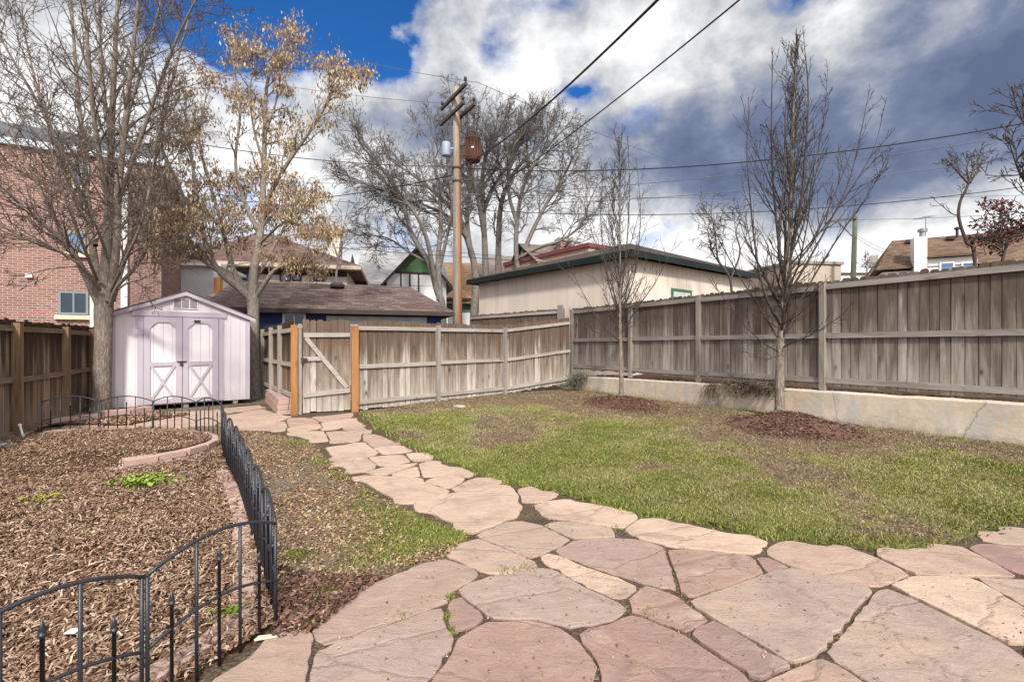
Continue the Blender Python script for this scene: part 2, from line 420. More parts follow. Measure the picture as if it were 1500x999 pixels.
# ------------------------------------------------------------------ flagstones, traced on the ground
STONES = [
 [(466,922),(476,912),(536,860),(604,832),(652,825),(692,834),(694,840),(656,868),(650,881),(580,907),(476,943)],
 [(478,951),(580,915),(646,892),(650,924),(661,936),(657,950),(646,972),(612,1008),(590,1045),(440,1060),(458,1000),(463,962)],
 [(316,999),(352,976),(410,940),(446,929),(450,940),(449,980),(440,1005),(420,1060),(262,1050)],
 [(661,883),(674,877),(709,906),(696,913),(668,923),(658,911)],
 [(672,866),(720,850),(794,834),(816,840),(870,866),(918,892),(898,908),(850,914),(780,905),(724,903),(712,899)],
 [(674,937),(716,913),(780,909),(816,922),(846,943),(872,976),(850,1004),(830,1050),(604,1050),(632,1000),(664,960)],
 [(852,931),(880,921),(924,903),(1002,932),(1088,988),(1102,1002),(1118,1055),(872,1055),(896,1004),(884,974)],
 [(664,808),(700,791),(774,820),(783,828),(740,839),(706,833),(684,824)],
 [(702,784),(744,766),(792,769),(834,790),(800,809),(778,816)],
 [(791,814),(804,811),(860,833),(938,857),(916,875),(900,873),(858,859)],
 [(814,806),(840,793),(900,791),(970,803),(992,865),(942,854),(900,839),(860,825)],
 [(796,769),(816,767),(890,775),(895,785),(840,787)],
 [(608,740),(620,734),(684,720),(736,712),(758,728),(750,752),(728,767),(692,779),(660,763)],
 [(765,718),(776,716),(806,724),(795,733),(766,734)],
 [(792,741),(804,735),(860,737),(900,745),(930,758),(908,773),(892,769),(802,752)],
 [(918,776),(940,761),(1000,767),(1122,794),(1100,809),(1076,809),(990,799)],
 [(980,806),(1008,805),(1099,815),(1116,838),(1060,859),(1006,875),(996,860)],
 [(1108,817),(1124,819),(1153,830),(1125,839)],
 [(1130,812),(1134,798),(1180,797),(1240,806),(1280,817),(1329,842),(1288,858),(1260,852),(1160,826)],
 [(1012,882),(1124,843),(1160,833),(1258,859),(1267,865),(1205,955),(1164,969),(1140,959)],
 [(921,878),(946,857),(992,877),(1035,908),(1004,923),(956,903),(926,894)],
 [(1013,930),(1044,911),(1140,967),(1156,976),(1112,993),(1094,980)],
 [(1120,999),(1203,964),(1256,1000),(1286,1050),(1100,1050)],
 [(1212,955),(1298,862),(1336,877),(1456,941),(1508,974),(1570,1050),(1310,1050),(1284,998)],
 [(1307,858),(1338,847),(1420,849),(1443,861),(1512,902),(1512,937),(1476,938),(1394,899)],
 [(1440,848),(1530,850),(1530,896),(1510,890),(1458,859)],
 [(1287,814),(1336,805),(1408,803),(1442,820),(1484,843),(1342,839)],
 [(1427,804),(1520,803),(1530,842),(1480,834)],
 [(1448,790),(1478,778),(1540,777),(1540,799)],
 [(1545,770),(1640,765),(1680,800),(1550,800)],[(1535,806),(1690,806),(1730,850),(1540,846)],[(1538,852),(1740,856),(1800,930),(1538,898)],[(1520,905),(1800,940),(1880,1020),(1580,1040),(1518,970)],
 [(525,700),(580,699),(616,702),(655,720),(608,737),(580,731)],
 [(618,706),(660,695),(679,700),(658,715)],
 [(664,716),(700,701),(727,704),(723,710),(674,719)],
 [(615,680),(636,677),(688,694),(686,699),(660,693),(621,698)],
 [(574,696),(610,683),(615,697)],
 [(539,692),(611,679),(599,684),(568,694)],
 [(492,678),(536,673),(548,682),(536,690),(517,691)],
 [(543,670),(590,667),(600,676),(557,681)],
 [(478,656),(532,649),(554,663),(536,670),(493,674)],
 [(596,665),(620,666),(625,673),(605,675)],
 [(547,656),(592,655),(598,660),(559,664)],
 [(533,638),(556,639),(581,650),(545,654)],
 [(486,648),(523,645),(530,634),(481,633),(485,642)],
 [(422,634),(471,633),(480,646),(462,646)],
 [(502,626),(528,623),(542,634),(533,635)],
 [(474,620),(520,613),(527,620),(496,627),(477,629)],
 [(458,612),(516,605),(517,610),(473,617)],
 [(423,627),(464,621),(470,626),(434,633)],
 [(340,626),(415,617),(419,625),(411,631),(345,629)],
 [(337,608),(383,599),(426,612),(415,615)],
 [(422,612.5),(457,613),(463,618.5),(425,624.5)],
 [(330,605),(334,598),(380,594),(384,597.5)],
 [(328,622),(335,610),(412,617),(340,624)],
 [(196,611),(240,604),(318,601),(324,606),(300,612)],
 [(200,622),(232,613),(298,614),(320,609),(322,620),(260,627)],
 [(60,641),(100,622),(150,622),(140,640)],
 [(152,638),(158,622),(196,624),(176,638)],
]
def m_stone():
    m = Mat('flagstone', .82, .25); o = m.obj(); r = m.rnd()
    q = m.vadd(o, m.comb(m.math('MULTIPLY', r, 9.0), m.math('MULTIPLY', r, 23.0), 0.0))
    big = m.noise(q, 1.6, 7, .62, .8); mid = m.noise(m.vmul(q, (5, 9, 5)), 1.0, 8, .65, .5); fine = m.noise(q, 70, 4, .7)
    f = m.math('ADD', m.math('MULTIPLY', r, .5), m.math('ADD', m.math('MULTIPLY', big, .35), m.math('MULTIPLY', mid, .15)))
    c = m.ramp(f, [(.15, (.25, .20, .185)), (.32, (.315, .215, .185)), (.48, (.38, .285, .235)), (.62, (.345, .28, .245)), (.78, (.47, .355, .275)), (.92, (.42, .29, .235))])
    tn_ = m.attr()
    f2 = m.math('ADD', m.math('MULTIPLY', big, .6), m.math('MULTIPLY', mid, .4))
    c = m.mix(m.math('MAXIMUM', tn_, 0.0), c, m.ramp(f2, [(.3, (.40, .30, .24)), (.5, (.55, .425, .335)), (.7, (.64, .52, .42))]))
    c = m.mix(m.math('MAXIMUM', m.math('MULTIPLY', tn_, -1.0), 0.0), c, (.30, .175, .155))
    c = m.mix(m.ramp(mid, [(.5, 0.0), (.72, .35)]), c, (.50, .41, .34))
    c = m.mix(m.ramp(big, [(.25, .4), (.45, 0.0)]), c, (.20, .165, .16))
    blot = m.noise(q, 5.5, 9, .68, .3); c = m.mix(m.ramp(blot, [(.30, .42), (.46, 0.0)]), c, (.19, .145, .13)); c = m.mix(m.ramp(blot, [(.56, 0.0), (.70, .35)]), c, (.52, .44, .39))
    c = m.mix(m.ramp(fine, [(.60, 0.0), (.72, .45)]), c, (.12, .10, .09))
    sp = m.vor(q, 9.0); c = m.mix(m.ramp(sp, [(.03, .5), (.07, 0.0)]), c, (.09, .07, .06))
    cr = m.vor(m.vadd(m.vmul(q, (1.3, 2.6, 1)), m.comb(m.math('MULTIPLY', mid, .35), m.math('MULTIPLY', big, .5), 0.0)), .55, 'DISTANCE_TO_EDGE')
    c = m.mix(1.0, c, (.92, .85, .80), 'MULTIPLY')
    m.base(m.mix(m.ramp(cr, [(.002, .3), (.006, 0.0)]), c, (.13, .09, .075)))
    h = m.math('ADD', m.math('MULTIPLY', mid, 1.0), m.math('ADD', m.math('MULTIPLY', fine, .25), m.math('MULTIPLY', m.ramp(cr, [(.0, 0.0), (.02, 1.0)]), .25)))
    m.bump(h, .8, .022); return m.m
STONE = m_stone()
JOINTS = []
_k = LAWN_EDGE + [G2(1900, 800), G2(1950, 1060), G2(240, 1060), G2(300, 990), (-1.26, 2.42)] + STRIP[:16][::-1] + [G2(325, 604), G2(338, 594), G2(430, 590), G2(520, 601)]
sheet('path_bed', _k, .008, m_soil('joint_soil', (.07, .05, .033), (.14, .10, .068), (.23, .17, .12), 1.4), bumpy=.006, seed=2, cut=.4)
def build_path():
    mb = MB(); rs = np.random.RandomState(5); tones = []
    OUT = [np.array([G2(a, b, .02) for a, b in q]) for q in STONES]
    SEGS = [(q, np.roll(q, -1, 0)) for q in OUT]
    for si, poly in enumerate(STONES):
        tone = rs.uniform(.35, .8) if si >= 33 else {9: .95, 14: .8, 15: .85, 24: .9, 12: .75, 26: .35, 18: .3, 8: .2, 13: .5, 5: -.45, 6: -.15, 10: -.2, 22: -.3, 27: -.2, 0: -.1}.get(si, 0)
        top = .024+rs.uniform(-.005, .007)
        p = np.array([G2(a, b, .02) for a, b in poly])
        area = .5*np.sum(p[:, 0]*np.roll(p[:, 1], -1)-np.roll(p[:, 0], -1)*p[:, 1])
        if area < 0: p = p[::-1]
        pts = []
        n = len(p)
        for i in range(n):
            a = p[i]; b = p[(i+1) % n]; L = np.linalg.norm(b-a); k = max(2, int(L/.05))
            nn = np.array([b[1]-a[1], a[0]-b[0]])/max(L, 1e-6)
            ph = rs.uniform(0, 6)
            for j in range(k):
                t = j/k; w = math.sin(math.pi*t)
                jit = (rs.normal(0, .003)+.003*math.sin(ph+t*L*9))*min(1, w*2)
                if j == 0:   # soften corners
                    pv = p[i-1]; q = a+(unit(pv-a)+unit(b-a))*min(.010, L*.04)
                else: q = a+(b-a)*t+nn*jit
                pts.append(q)
        pts = np.array(pts); m_ = len(pts)
        nx_ = np.roll(pts, -1, 0)-np.roll(pts, 1, 0); no_ = np.stack([nx_[:, 1], -nx_[:, 0]], 1); no_ /= np.linalg.norm(no_, axis=1)[:, None]+1e-9
        Dn = np.full(m_, 9.0)
        for sj, (sa, sb) in enumerate(SEGS):
            if sj == si: continue
            d_ = seg_dist(pts, list(OUT[sj])+[OUT[sj][0]]); d_ = np.where(in_poly(pts, OUT[sj]), -d_, d_); Dn = np.minimum(Dn, d_)
        gapw = .005+.022*vnoise(pts, 2.7, 61)+.0008*pts[:, 1]
        mv = np.where(Dn < .26, np.clip((Dn-gapw)*.5, -.04, .11), .012)
        mv = .25*np.roll(mv, 1)+.5*mv+.25*np.roll(mv, -1)
        pts = pts+no_*mv[:, None]+rs.normal(0, .0025, pts.shape)
        chip_ = rs.rand(m_) < .05; pts = pts-no_*(chip_*rs.uniform(.006, .02, m_))[:, None]
        JOINTS.append(pts)
        c = pts.mean(0)
        nxt = np.roll(pts, -1, 0)-np.roll(pts, 1, 0); nn = np.stack([nxt[:, 1], -nxt[:, 0]], 1); nn /= np.linalg.norm(nn, axis=1)[:, None]+1e-9
        z = lambda q, h: np.column_stack([q, np.full(len(q), h)])
        tilt = rs.normal(0, .006, 2)
        def zt(q, h):
            a = z(q, h); a[:, 2] += (q-c)@tilt; return a
        r0 = zt(pts-nn*.004, top); r1 = zt(pts-nn*.0012, top-.0022)+rs.normal(0, .0006, (m_, 3)); r2 = zt(pts, top-.007); r3 = z(pts, -.03)
        i = np.arange(m_); j = (i+1) % m_
        V = np.vstack([r0, r1, r2, r3, zt(c[None], top)]); Q = []
        for k in range(3): Q.append(np.stack([i+(k+1)*m_, j+(k+1)*m_, j+k*m_, i+k*m_], 1))
        mb.add(V, np.vstack(Q), i); tones += [tone]*len(V)
    struct('path', mb, STONE, attr=tones, label='buff and red flagstone path and patio')
build_path()

# ------------------------------------------------------------------ scattered ground cover
def flakes(pts, z, rs, lmin, lmax, ratio, tilt=.5, curl=.3):
    """little bent quads: chips and leaves"""
    n = len(pts); L = rs.uniform(lmin, lmax, n); W = L*rs.uniform(ratio*.6, ratio*1.4, n)
    a = rs.uniform(0, 2*math.pi, n)
    u = np.stack([np.cos(a), np.sin(a), rs.normal(0, tilt, n)], 1); u /= np.linalg.norm(u, axis=1)[:, None]
    w = np.stack([-np.sin(a), np.cos(a), rs.normal(0, tilt, n)], 1); w /= np.linalg.norm(w, axis=1)[:, None]
    nz = np.cross(u, w)
    c = np.column_stack([pts, z+np.abs(rs.normal(0, 1, n))*L*.22+L*.12])
    L = L[:, None]/2; W = W[:, None]/2
    k1 = rs.uniform(.4, 1, (n, 1)); k2 = rs.uniform(.4, 1, (n, 1))
    v = np.stack([c-u*L-w*W*k1, c-u*L+w*W*k2, c+w*W+nz*L*curl, c+u*L+w*W*k1, c+u*L-w*W*k2, c-w*W+nz*L*curl], 1).reshape(-1, 3)
    b = np.arange(n)[:, None]*6
    return v, np.vstack([b+np.array([[0, 5, 2, 1]]), b+np.array([[5, 4, 3, 2]])])
def blades(pts, z, rs, hmin, hmax, w, lean=.6, tone=None, hk=1.0):
    n = len(pts); h = (rs.uniform(hmin, hmax, n)*hk)[:, None]; a = rs.uniform(0, 2*math.pi, n); d = np.hypot(pts[:, 0], pts[:, 1])
    ww = (w*np.clip(d/5, .8, 2.2))[:, None]*rs.uniform(.7, 1.3, (n, 1))
    s = np.stack([np.cos(a), np.sin(a), np.zeros(n)], 1)*ww/2
    b = rs.uniform(-2, 2, n)+12*vnoise(pts, 1.7, 41); l = np.abs(rs.normal(0, lean, n))
    dr = np.stack([np.cos(b)*l, np.sin(b)*l, np.ones(n)], 1); dr /= np.linalg.norm(dr, axis=1)[:, None]
    c = np.column_stack([pts, z if np.ndim(z) else np.full(n, z)])
    mid = c+dr*h*.55; tip = mid+np.stack([dr[:, 0]*1.7, dr[:, 1]*1.7, dr[:, 2]*.5], 1)*h*.45
    v = np.stack([c-s, c+s, mid+s*.8, tip, mid-s*.8], 1).reshape(-1, 3); k = np.arange(n)[:, None]*5
    at = None if tone is None else np.repeat(tone, 5)
    return v, k+np.array([[0, 1, 2, 3, 4]]), at
CHIP = m_isle('bark_chip', [(.0, (.04, .021, .013)), (.2, (.115, .060, .036)), (.45, (.225, .134, .086)), (.65, (.325, .21, .142)), (.85, (.45, .33, .24)), (1, (.60, .48, .37))])
RED_CHIP = m_isle('dark_bark_chip', [(.0, (.03, .016, .011)), (.35, (.085, .044, .031)), (.7, (.15, .082, .058)), (1, (.30, .19, .14))])
LEAF = m_isle('dead_leaf', [(.0, (.07, .04, .024)), (.3, (.17, .098, .055)), (.6, (.29, .185, .11)), (.85, (.42, .30, .19)), (1, (.55, .44, .31))])
def m_grass():
    m = Mat('grass_blade', .8, .15); r = m.rnd(); t = m.attr('tone')
    live = m.ramp(r, [(0, (.055, .095, .012)), (.4, (.125, .158, .024)), (.75, (.21, .235, .042)), (1, (.34, .345, .09))])
    dead = m.ramp(r, [(0, (.16, .115, .06)), (.5, (.30, .225, .125)), (1, (.46, .37, .23))])
    m.base(m.mix(t, dead, live)); return m.m
CRUMB = m_isle('brown_litter', [(.0, (.05, .033, .022)), (.4, (.13, .088, .058)), (.75, (.22, .16, .105)), (1, (.38, .30, .21))])
GRASS = m_grass()
def flake_obj(name, pts, z, rs, lmin, lmax, ratio, mat, label=None, extra=None, **k):
    v, q = flakes(pts, z, rs, lmin, lmax, ratio, **k); mb = MB(); mb.add(v, q)
    if extra is not None: mb.add(*extra)
    return struct(name, mb, mat, kind='stuff', label=label)

rs = np.random.RandomState(21)
# retaining ring of blocks round the raised bed
RING = catmull([(-4.62, 5.45), (-4.42, 5.72), (-4.20, 6.10), (-4.20, 6.60), (-4.45, 7.02), (-4.95, 7.30), (-5.6, 7.42), (-6.4, 7.46), (-7.2, 7.42)], 6)
RAISED = [tuple(p[:2]) for p in RING] + [(-7.6, 7.2), (-7.0, 6.2), (-6.2, 5.4), (-5.3, 5.2)]
def bed_z(pts):
    pts = np.asarray(pts); ins = in_poly(pts, RAISED)
    d = seg_dist(pts, [tuple(p[:2]) for p in RAISED[len(RING)-1:]]+[RAISED[0]])
    return np.where(ins, np.clip(d*.24, 0, .125), 0) + .03+.035*vnoise(pts, 1.3, 8)
# raised bed soil
def raised_soil():
    import bmesh
    o = sheet('raised_bed', RAISED, 0, MULCH_SOIL, bumpy=0, cut=.12)
    for v in o.data.vertices: v.co.z = float(bed_z(np.array([[v.co.x, v.co.y]]))[0])-.012
raised_soil()
pts = scatter(BED, 165000, rs, .8); pts = pts[vnoise(pts, 3.3, 14)+rs.uniform(-.22, .22, len(pts)) > .36]
lv = scatter(BED, 1300, rs, .8); flake_obj('leaf_litter', lv, bed_z(lv)+.008, rs, .018, .042, .5, LEAF, 'dead leaves blown over the bark mulch', tilt=.55, curl=.7)
sh = scatter(BED, 22000, rs, .8); v_, q_ = flakes(sh, bed_z(sh)+.004, rs, .03, .075, .12, tilt=.3); EXTRA = (v_, q_)
flake_obj('bark_mulch', pts, bed_z(pts), rs, .008, .032, .42, CHIP, 'brown bark mulch covering the fenced bed', tilt=.38, extra=EXTRA)
pts = scatter(TREEBED, 5000, rs, .3)
flake_obj('bark_mulch', pts, .03, rs, .03, .07, .45, CHIP, 'bark mulch round the big bare tree', tilt=.4)
pts = scatter(STRIP, 26000, rs, .7); keep = vnoise(pts, 1.6, 4) + rs.uniform(-.2, .2, len(pts)) > .40; pts = pts[keep]
edge = [G2(*p) for p in [(409, 930), (405, 800), (365, 690), (333, 640)]]
flake_obj('leaf_litter', pts, .025, rs, .012, .036, .45, LEAF, 'dead leaves on the dirt beside the path', tilt=.35)
near = scatter([G2(405, 835), G2(470, 850), G2(560, 850), G2(455, 935), G2(400, 945)], 1400, rs, .3)
flake_obj('leaf_litter', near, .03, rs, .016, .042, .5, RED_CHIP, 'leaf drift at the corner of the metal fence', tilt=.5)
# grass ---------------------------------------------------------------
GBK = G2(520, 603)
def lawn_tone(p):
    d = seg_dist(p, LAWN_EDGE); n = vnoise(p, .55, 31); n2 = vnoise(p, 1.9, 17)
    front = np.clip(1.15-d/4.2, 0, 1)
    m1 = np.hypot(p[:, 0]-2.8, (p[:, 1]-12.1)*.8); m2 = np.hypot(p[:, 0]-5.4, (p[:, 1]-8.2))
    brown = np.clip(1.5-m1/1.6, 0, 1)+np.clip(1.7-m2/1.5, 0, 1)
    right = np.clip((p[:, 0]-5.0)/1.4, 0, 1)*np.clip(1.0-np.abs(p[:, 1]-6.2)/2.4, 0, 1)*.9
    wall = np.clip(1-seg_dist(p, [(2.17, 15.2), (7.39, 6.9), (9, 4.3)])/.9, 0, 1)
    back = np.clip(1.1-seg_dist(p, [GBK, (-.2, 13.9), (1.8, 15.2)])/2.2, 0, 1)*np.clip(1.6-(p[:, 0]+1.5)*.25, 0, 1)
    t = .20+.62*front+2.2*(n-.5)+1.7*(n2-.5)-1.0*brown-1.05*right+.6*wall-.7*back
    return np.clip(t, 0, 1)
def lawn_ground():
    me = LAWN_OBJ.data; q = np.array([v.co[:2] for v in me.vertices]); a = me.attributes.new('tone', 'FLOAT', 'POINT'); a.data.foreach_set('value', lawn_tone(q).astype(np.float32))
    m = Mat('lawn_thatch', .95, .1); o = m.obj(); n1 = m.noise(o, 5, 8, .68); n2 = m.noise(o, 40, 5, .7)
    f = m.math('ADD', m.math('MULTIPLY', n1, .6), m.math('MULTIPLY', n2, .4))
    brown = m.ramp(f, [(.3, (.075, .05, .03)), (.5, (.165, .115, .07)), (.7, (.28, .21, .14))]); moss = m.ramp(f, [(.3, (.07, .075, .018)), (.5, (.15, .155, .035)), (.7, (.25, .245, .08))])
    t = m.math('ADD', m.attr(), m.math('MULTIPLY', m.math('SUBTRACT', n1, .5), 1.2))
    m.base(m.mix(m.ramp(t, [(.15, 0.0), (.5, 1.0)]), brown, moss)); m.bump(f, .9, .03); me.materials.append(m.m)
lawn_ground()
pts = scatter(LAWN, 430000, rs, .6)
tn = lawn_tone(pts)
keep = rs.uniform(0, 1, len(pts)) < .13+1.0*tn*(.45+1.1*vnoise(pts, 4.5, 77)); pts = pts[keep]; tn = tn[keep]
de = seg_dist(pts, LAWN_EDGE)
tt = (rs.uniform(0, 1, len(pts)) < .08+.9*tn*(.55+.75*vnoise(pts, 1.1, 88))).astype(float)*rs.uniform(.6, 1, len(pts))
hs = .5+.5*tn
v, q, at = blades(pts, .012+.03*vnoise(pts, 1.3, 3), rs, .014, .040, .0062, .9, tt, (.6+.7*vnoise(pts, 3.1, 5))*(.75+.5*tn))
mb = MB(); mb.add(v, q)
pts = pts[(de < .16) & (rs.uniform(0, 1, len(pts)) < .8)]
struct('grass', mb, GRASS, attr=at, kind='stuff', label='short patchy lawn grass, green near the path and straw coloured behind')
v, q, at2 = blades(pts+rs.normal(0, .04, pts.shape), 0.0, rs, .05, .10, .009, .7, np.full(len(pts), .85))
# green tufts in the dirt strip, weeds in the joints and along the bed edge
tuft = []
for px, py, s, n in [(600, 775, .20, 1500), (640, 788, .16, 1200), (575, 752, .13, 600), (560, 800, .16, 900), (620, 782, .14, 1500), (655, 790, .09, 900), (590, 765, .14, 900), (525, 745, .1, 300), (540, 725, .07, 260), (500, 700, .10, 350), (470, 680, .10, 260), (445, 650, .16, 400), (436, 818, .05, 260), (470, 880, .06, 120), (530, 830, .10, 240), (590, 815, .1, 420), (480, 770, .2, 160), (660, 790, .1, 700), (520, 770, .2, 160)]:
    c = np.array(G2(px, py)); tuft.append(c+rs.normal(0, s, (n, 2))*np.array([1, 1.1]))
tuft = np.vstack(tuft)
tuft = tuft[in_poly(tuft, STRIP)]
v2, q2, a2 = blades(tuft, .01, rs, .03, .08, .008, .6, rs.uniform(.75, 1, len(tuft)))
pts3 = scatter(STRIP, 22000, rs, .5); pts3 = pts3[vnoise(pts3, 2.2, 9) > .40]
v3, q3, a3 = blades(pts3, .01, rs, .015, .05, .006, 1.2, (rs.uniform(0, 1, len(pts3)) < .16)*.7)
jp = []
for k, p in enumerate(JOINTS):
    for i in range(len(p)):
        a, b = p[i], p[(i+1) % len(p)]; L = np.linalg.norm(b-a); n = int(L*26)
        if rs.rand() < .45: n *= 3
        t = rs.uniform(0, 1, n); q_ = a+(b-a)*t[:, None]; nn = np.array([b[1]-a[1], a[0]-b[0]])/max(L, 1e-6)
        jp.append(q_+nn*rs.uniform(.004, .022, n)[:, None])
jp = np.vstack(jp)
ok = np.ones(len(jp), bool)
for p in JOINTS: ok &= ~in_poly(jp, p)
jp = jp[ok]; jn = vnoise(jp, 2.3, 55); jp = jp[jn > .40]
v4, q4, a4 = blades(jp, -.005, rs, .022, .05, .006, .7, (rs.uniform(0, 1, len(jp)) < .62)*rs.uniform(.5, 1, len(jp)))
sc_ = np.vstack([np.array(G2(px, py))+rs.normal(0, s, (n, 2)) for px, py, s, n in [(657, 908, .014, 50), (661, 879, .016, 60), (590, 908, .015, 30), (740, 841, .03, 60), (770, 838, .03, 60), (901, 778, .03, 60), (950, 906, .03, 50), (662, 930, .012, 40), (325, 690, .1, 240), (330, 720, .08, 200), (345, 745, .05, 160), (352, 770, .04, 120), (305, 665, .1, 200)]])
v5, q5, a5 = blades(sc_, .005, rs, .025, .06, .006, .6, np.full(len(sc_), .95))
mb = MB(); at = []
for v, q, a in ((v, q, at2), (v2, q2, a2), (v3, q3, a3), (v4, q4, a4), (v5, q5, a5)):
    mb.add(v, q); at.append(a)
struct('grass', mb, GRASS, attr=np.concatenate(at), kind='stuff', label='grass tufts along the path edges and in the joints')
# dry bits in joints, leaves on lawn
rj = jp[rs.uniform(0, 1, len(jp)) < .9]; rj = np.vstack([rj, rj+rs.normal(0, .01, rj.shape)])
ok = np.ones(len(rj), bool)
for p in JOINTS: ok &= ~in_poly(rj, p)
rj = rj[ok]
flake_obj('leaf_litter', rj, .0, rs, .010, .026, .45, CRUMB, 'dry debris in the joints between flagstones', tilt=.3)
lp = scatter(LAWN, 70000, rs, .45); t = lawn_tone(lp); lp = lp[rs.uniform(0, 1, len(lp)) < .95-2.6*t]
flake_obj('leaf_litter', lp, .035, rs, .010, .034, .42, CRUMB, 'dead leaves scattered over the lawn', tilt=.4)
cr = scatter([G2(p[0], p[1], .02) for p in [(480, 1040), (480, 940), (620, 840), (800, 770), (1100, 815), (1500, 850), (1560, 1040)]], 900, rs, .4)
flake_obj('crumbs', cr, .028, rs, .004, .015, .7, LEAF, 'crumbs of leaf and soil lying on the flagstones', tilt=.3)
# mulch mounds under the two young trees
def mound(c, rx, ry, h, n, label):
    mb = MB(); k = 28; rings = 7; V = [(c[0], c[1], h)]
    for i in range(1, rings+1):
        f = i/rings
        for j in range(k):
            a = j/k*2*math.pi; w = 1+.12*math.sin(3*a+c[0])+.06*math.sin(7*a)
            V.append((c[0]+rx*f*w*math.cos(a), c[1]+ry*f*w*math.sin(a), h*(.5+.5*math.cos(math.pi*f))-.01*(i == rings)))
    q = []
    tri = [[0, 1+j, 1+(j+1) % k] for j in range(k)]
    for i in range(rings-1):
        for j in range(k): q.append([1+i*k+j, 1+(i+1)*k+j, 1+(i+1)*k+(j+1) % k, 1+i*k+(j+1) % k])
    mb.add(V, tri, q)
    r = np.sqrt(rs.uniform(0, 1, n))*rs.choice([1, 1, 1, 1.12, 1.3], n); a = rs.uniform(0, 2*math.pi, n); p = np.stack([c[0]+rx*r*np.cos(a), c[1]+ry*r*np.sin(a)], 1)
    v, q = flakes(p, h*(.5+.5*np.cos(math.pi*np.minimum(r, 1)))+.0, rs, .022, .06, .38, tilt=.42); mb.add(v, q)
    o = mb.build('mulch_mound', RED_CHIP, None, True); tag(o, label, 'mulch mound', 'mulch mounds under the young trees')
mound((2.70, 11.75), 1.1, 1.75, .17, 6000, 'low reddish mulch mound round the thinner young tree near the fence corner')
mound((4.92, 8.45), 1.2, 1.35, .27, 7500, 'reddish bark mulch mound round the taller young tree by the concrete wall')
# ------------------------------------------------------------------ timber fences
W_BACK = m_wood('weathered_board', [(.19, .145, .105), (.33, .27, .215), (.47, .41, .345), (.60, .54, .47)], (.10, .062, .042), top=.85)
W_BACK_R = m_wood('weathered_rail', [(.24, .205, .175), (.36, .32, .275), (.46, .42, .37), (.55, .51, .46)], (.22, .17, .13), vert=False, stain_amt=.4)
W_RIGHT = m_wood('grey_board', [(.15, .118, .09), (.275, .23, .185), (.39, .335, .285), (.51, .46, .405)], (.075, .05, .036), stain_amt=.6, top=.68)
W_RIGHT_R = m_wood('grey_rail', [(.20, .17, .145), (.30, .265, .235), (.38, .34, .30), (.46, .42, .38)], (.12, .09, .07), vert=False, stain_amt=.4)
W_LEFT = m_wood('brown_board', [(.085, .053, .033), (.18, .117, .073), (.28, .20, .135), (.40, .32, .24)], (.04, .022, .013), stain_amt=.6, top=.9)
W_LEFT_R = m_wood('brown_rail', [(.12, .08, .05), (.21, .145, .09), (.28, .21, .14), (.35, .28, .20)], (.08, .05, .03), vert=False)
W_POST = m_wood('grey_post', [(.17, .14, .115), (.27, .235, .2), (.36, .32, .275), (.44, .40, .35)], (.12, .09, .07), knots=False, stain_amt=.35)
W_POST_L = m_wood('brown_post', [(.11, .065, .035), (.21, .13, .07), (.30, .20, .115), (.37, .28, .18)], (.08, .045, .025), knots=False)
W_ORANGE = m_wood('cedar_post', [(.24, .10, .035), (.34, .15, .055), (.41, .20, .08), (.48, .27, .13)], (.20, .075, .022), stain_amt=.35)
IRON = m_plain('dark_hardware', (.03, .03, .032), .5, .1, 8, .5)
frs = random.Random(4)

def boards(mb, A, B, zb0, zb1, zt0, zt1, nrm, w=.14, t=.018, ear=.02, jit=.022, gap=.0065, setback=0.0):
    """vertical pickets from A to B with dog-eared tops, faces towards nrm at setback 0"""
    A = np.array(A[:2], float); B = np.array(B[:2], float); L = np.linalg.norm(B-A); u = (B-A)/L; n = max(1, round(L/w)); ws = [frs.uniform(.78, 1.2) for _ in range(n)]; cs = [0.0]
    for q_ in ws: cs.append(cs[-1]+q_*L/sum(ws))
    u3 = np.array([u[0], u[1], 0]); n3 = np.array([nrm[0], nrm[1], 0])
    for i in range(n):
        s0 = cs[i]+gap*frs.uniform(.4, 1.3); s1 = cs[i+1]-gap*frs.uniform(.4, 1.3)
        f = (i+.5)/n; zb = zb0+(zb1-zb0)*f+frs.uniform(-jit, jit); zt = zt0+(zt1-zt0)*f+frs.uniform(-jit, jit)
        slope = (zt1-zt0)/L*(s1-s0)/2; e = ear*frs.uniform(.7, 1.3); o = -n3*(setback+frs.uniform(0, .009))
        lean = frs.uniform(-.004, .004)
        def pt(s, z): return np.array([A[0], A[1], z])+u3*(s+(z-zb)*lean)+o
        pts = [pt(s0, zb), pt(s1, zb), pt(s1, zt-e+slope), pt(s1-e*.9, zt+slope), pt(s0+e*.9, zt-slope), pt(s0, zt-e-slope)]
        mb.prism(pts, -n3*t)
        if i:
            q_ = np.array([A[0], A[1], zb+.01])+u3*(cs[i]-.025)-n3*(setback+.034); mb.box(q_, u3*.05, -n3*.008, (0, 0, zt-zb-ear-.03))  # added unseen strip behind each gap, blocks light so the seam stays dark
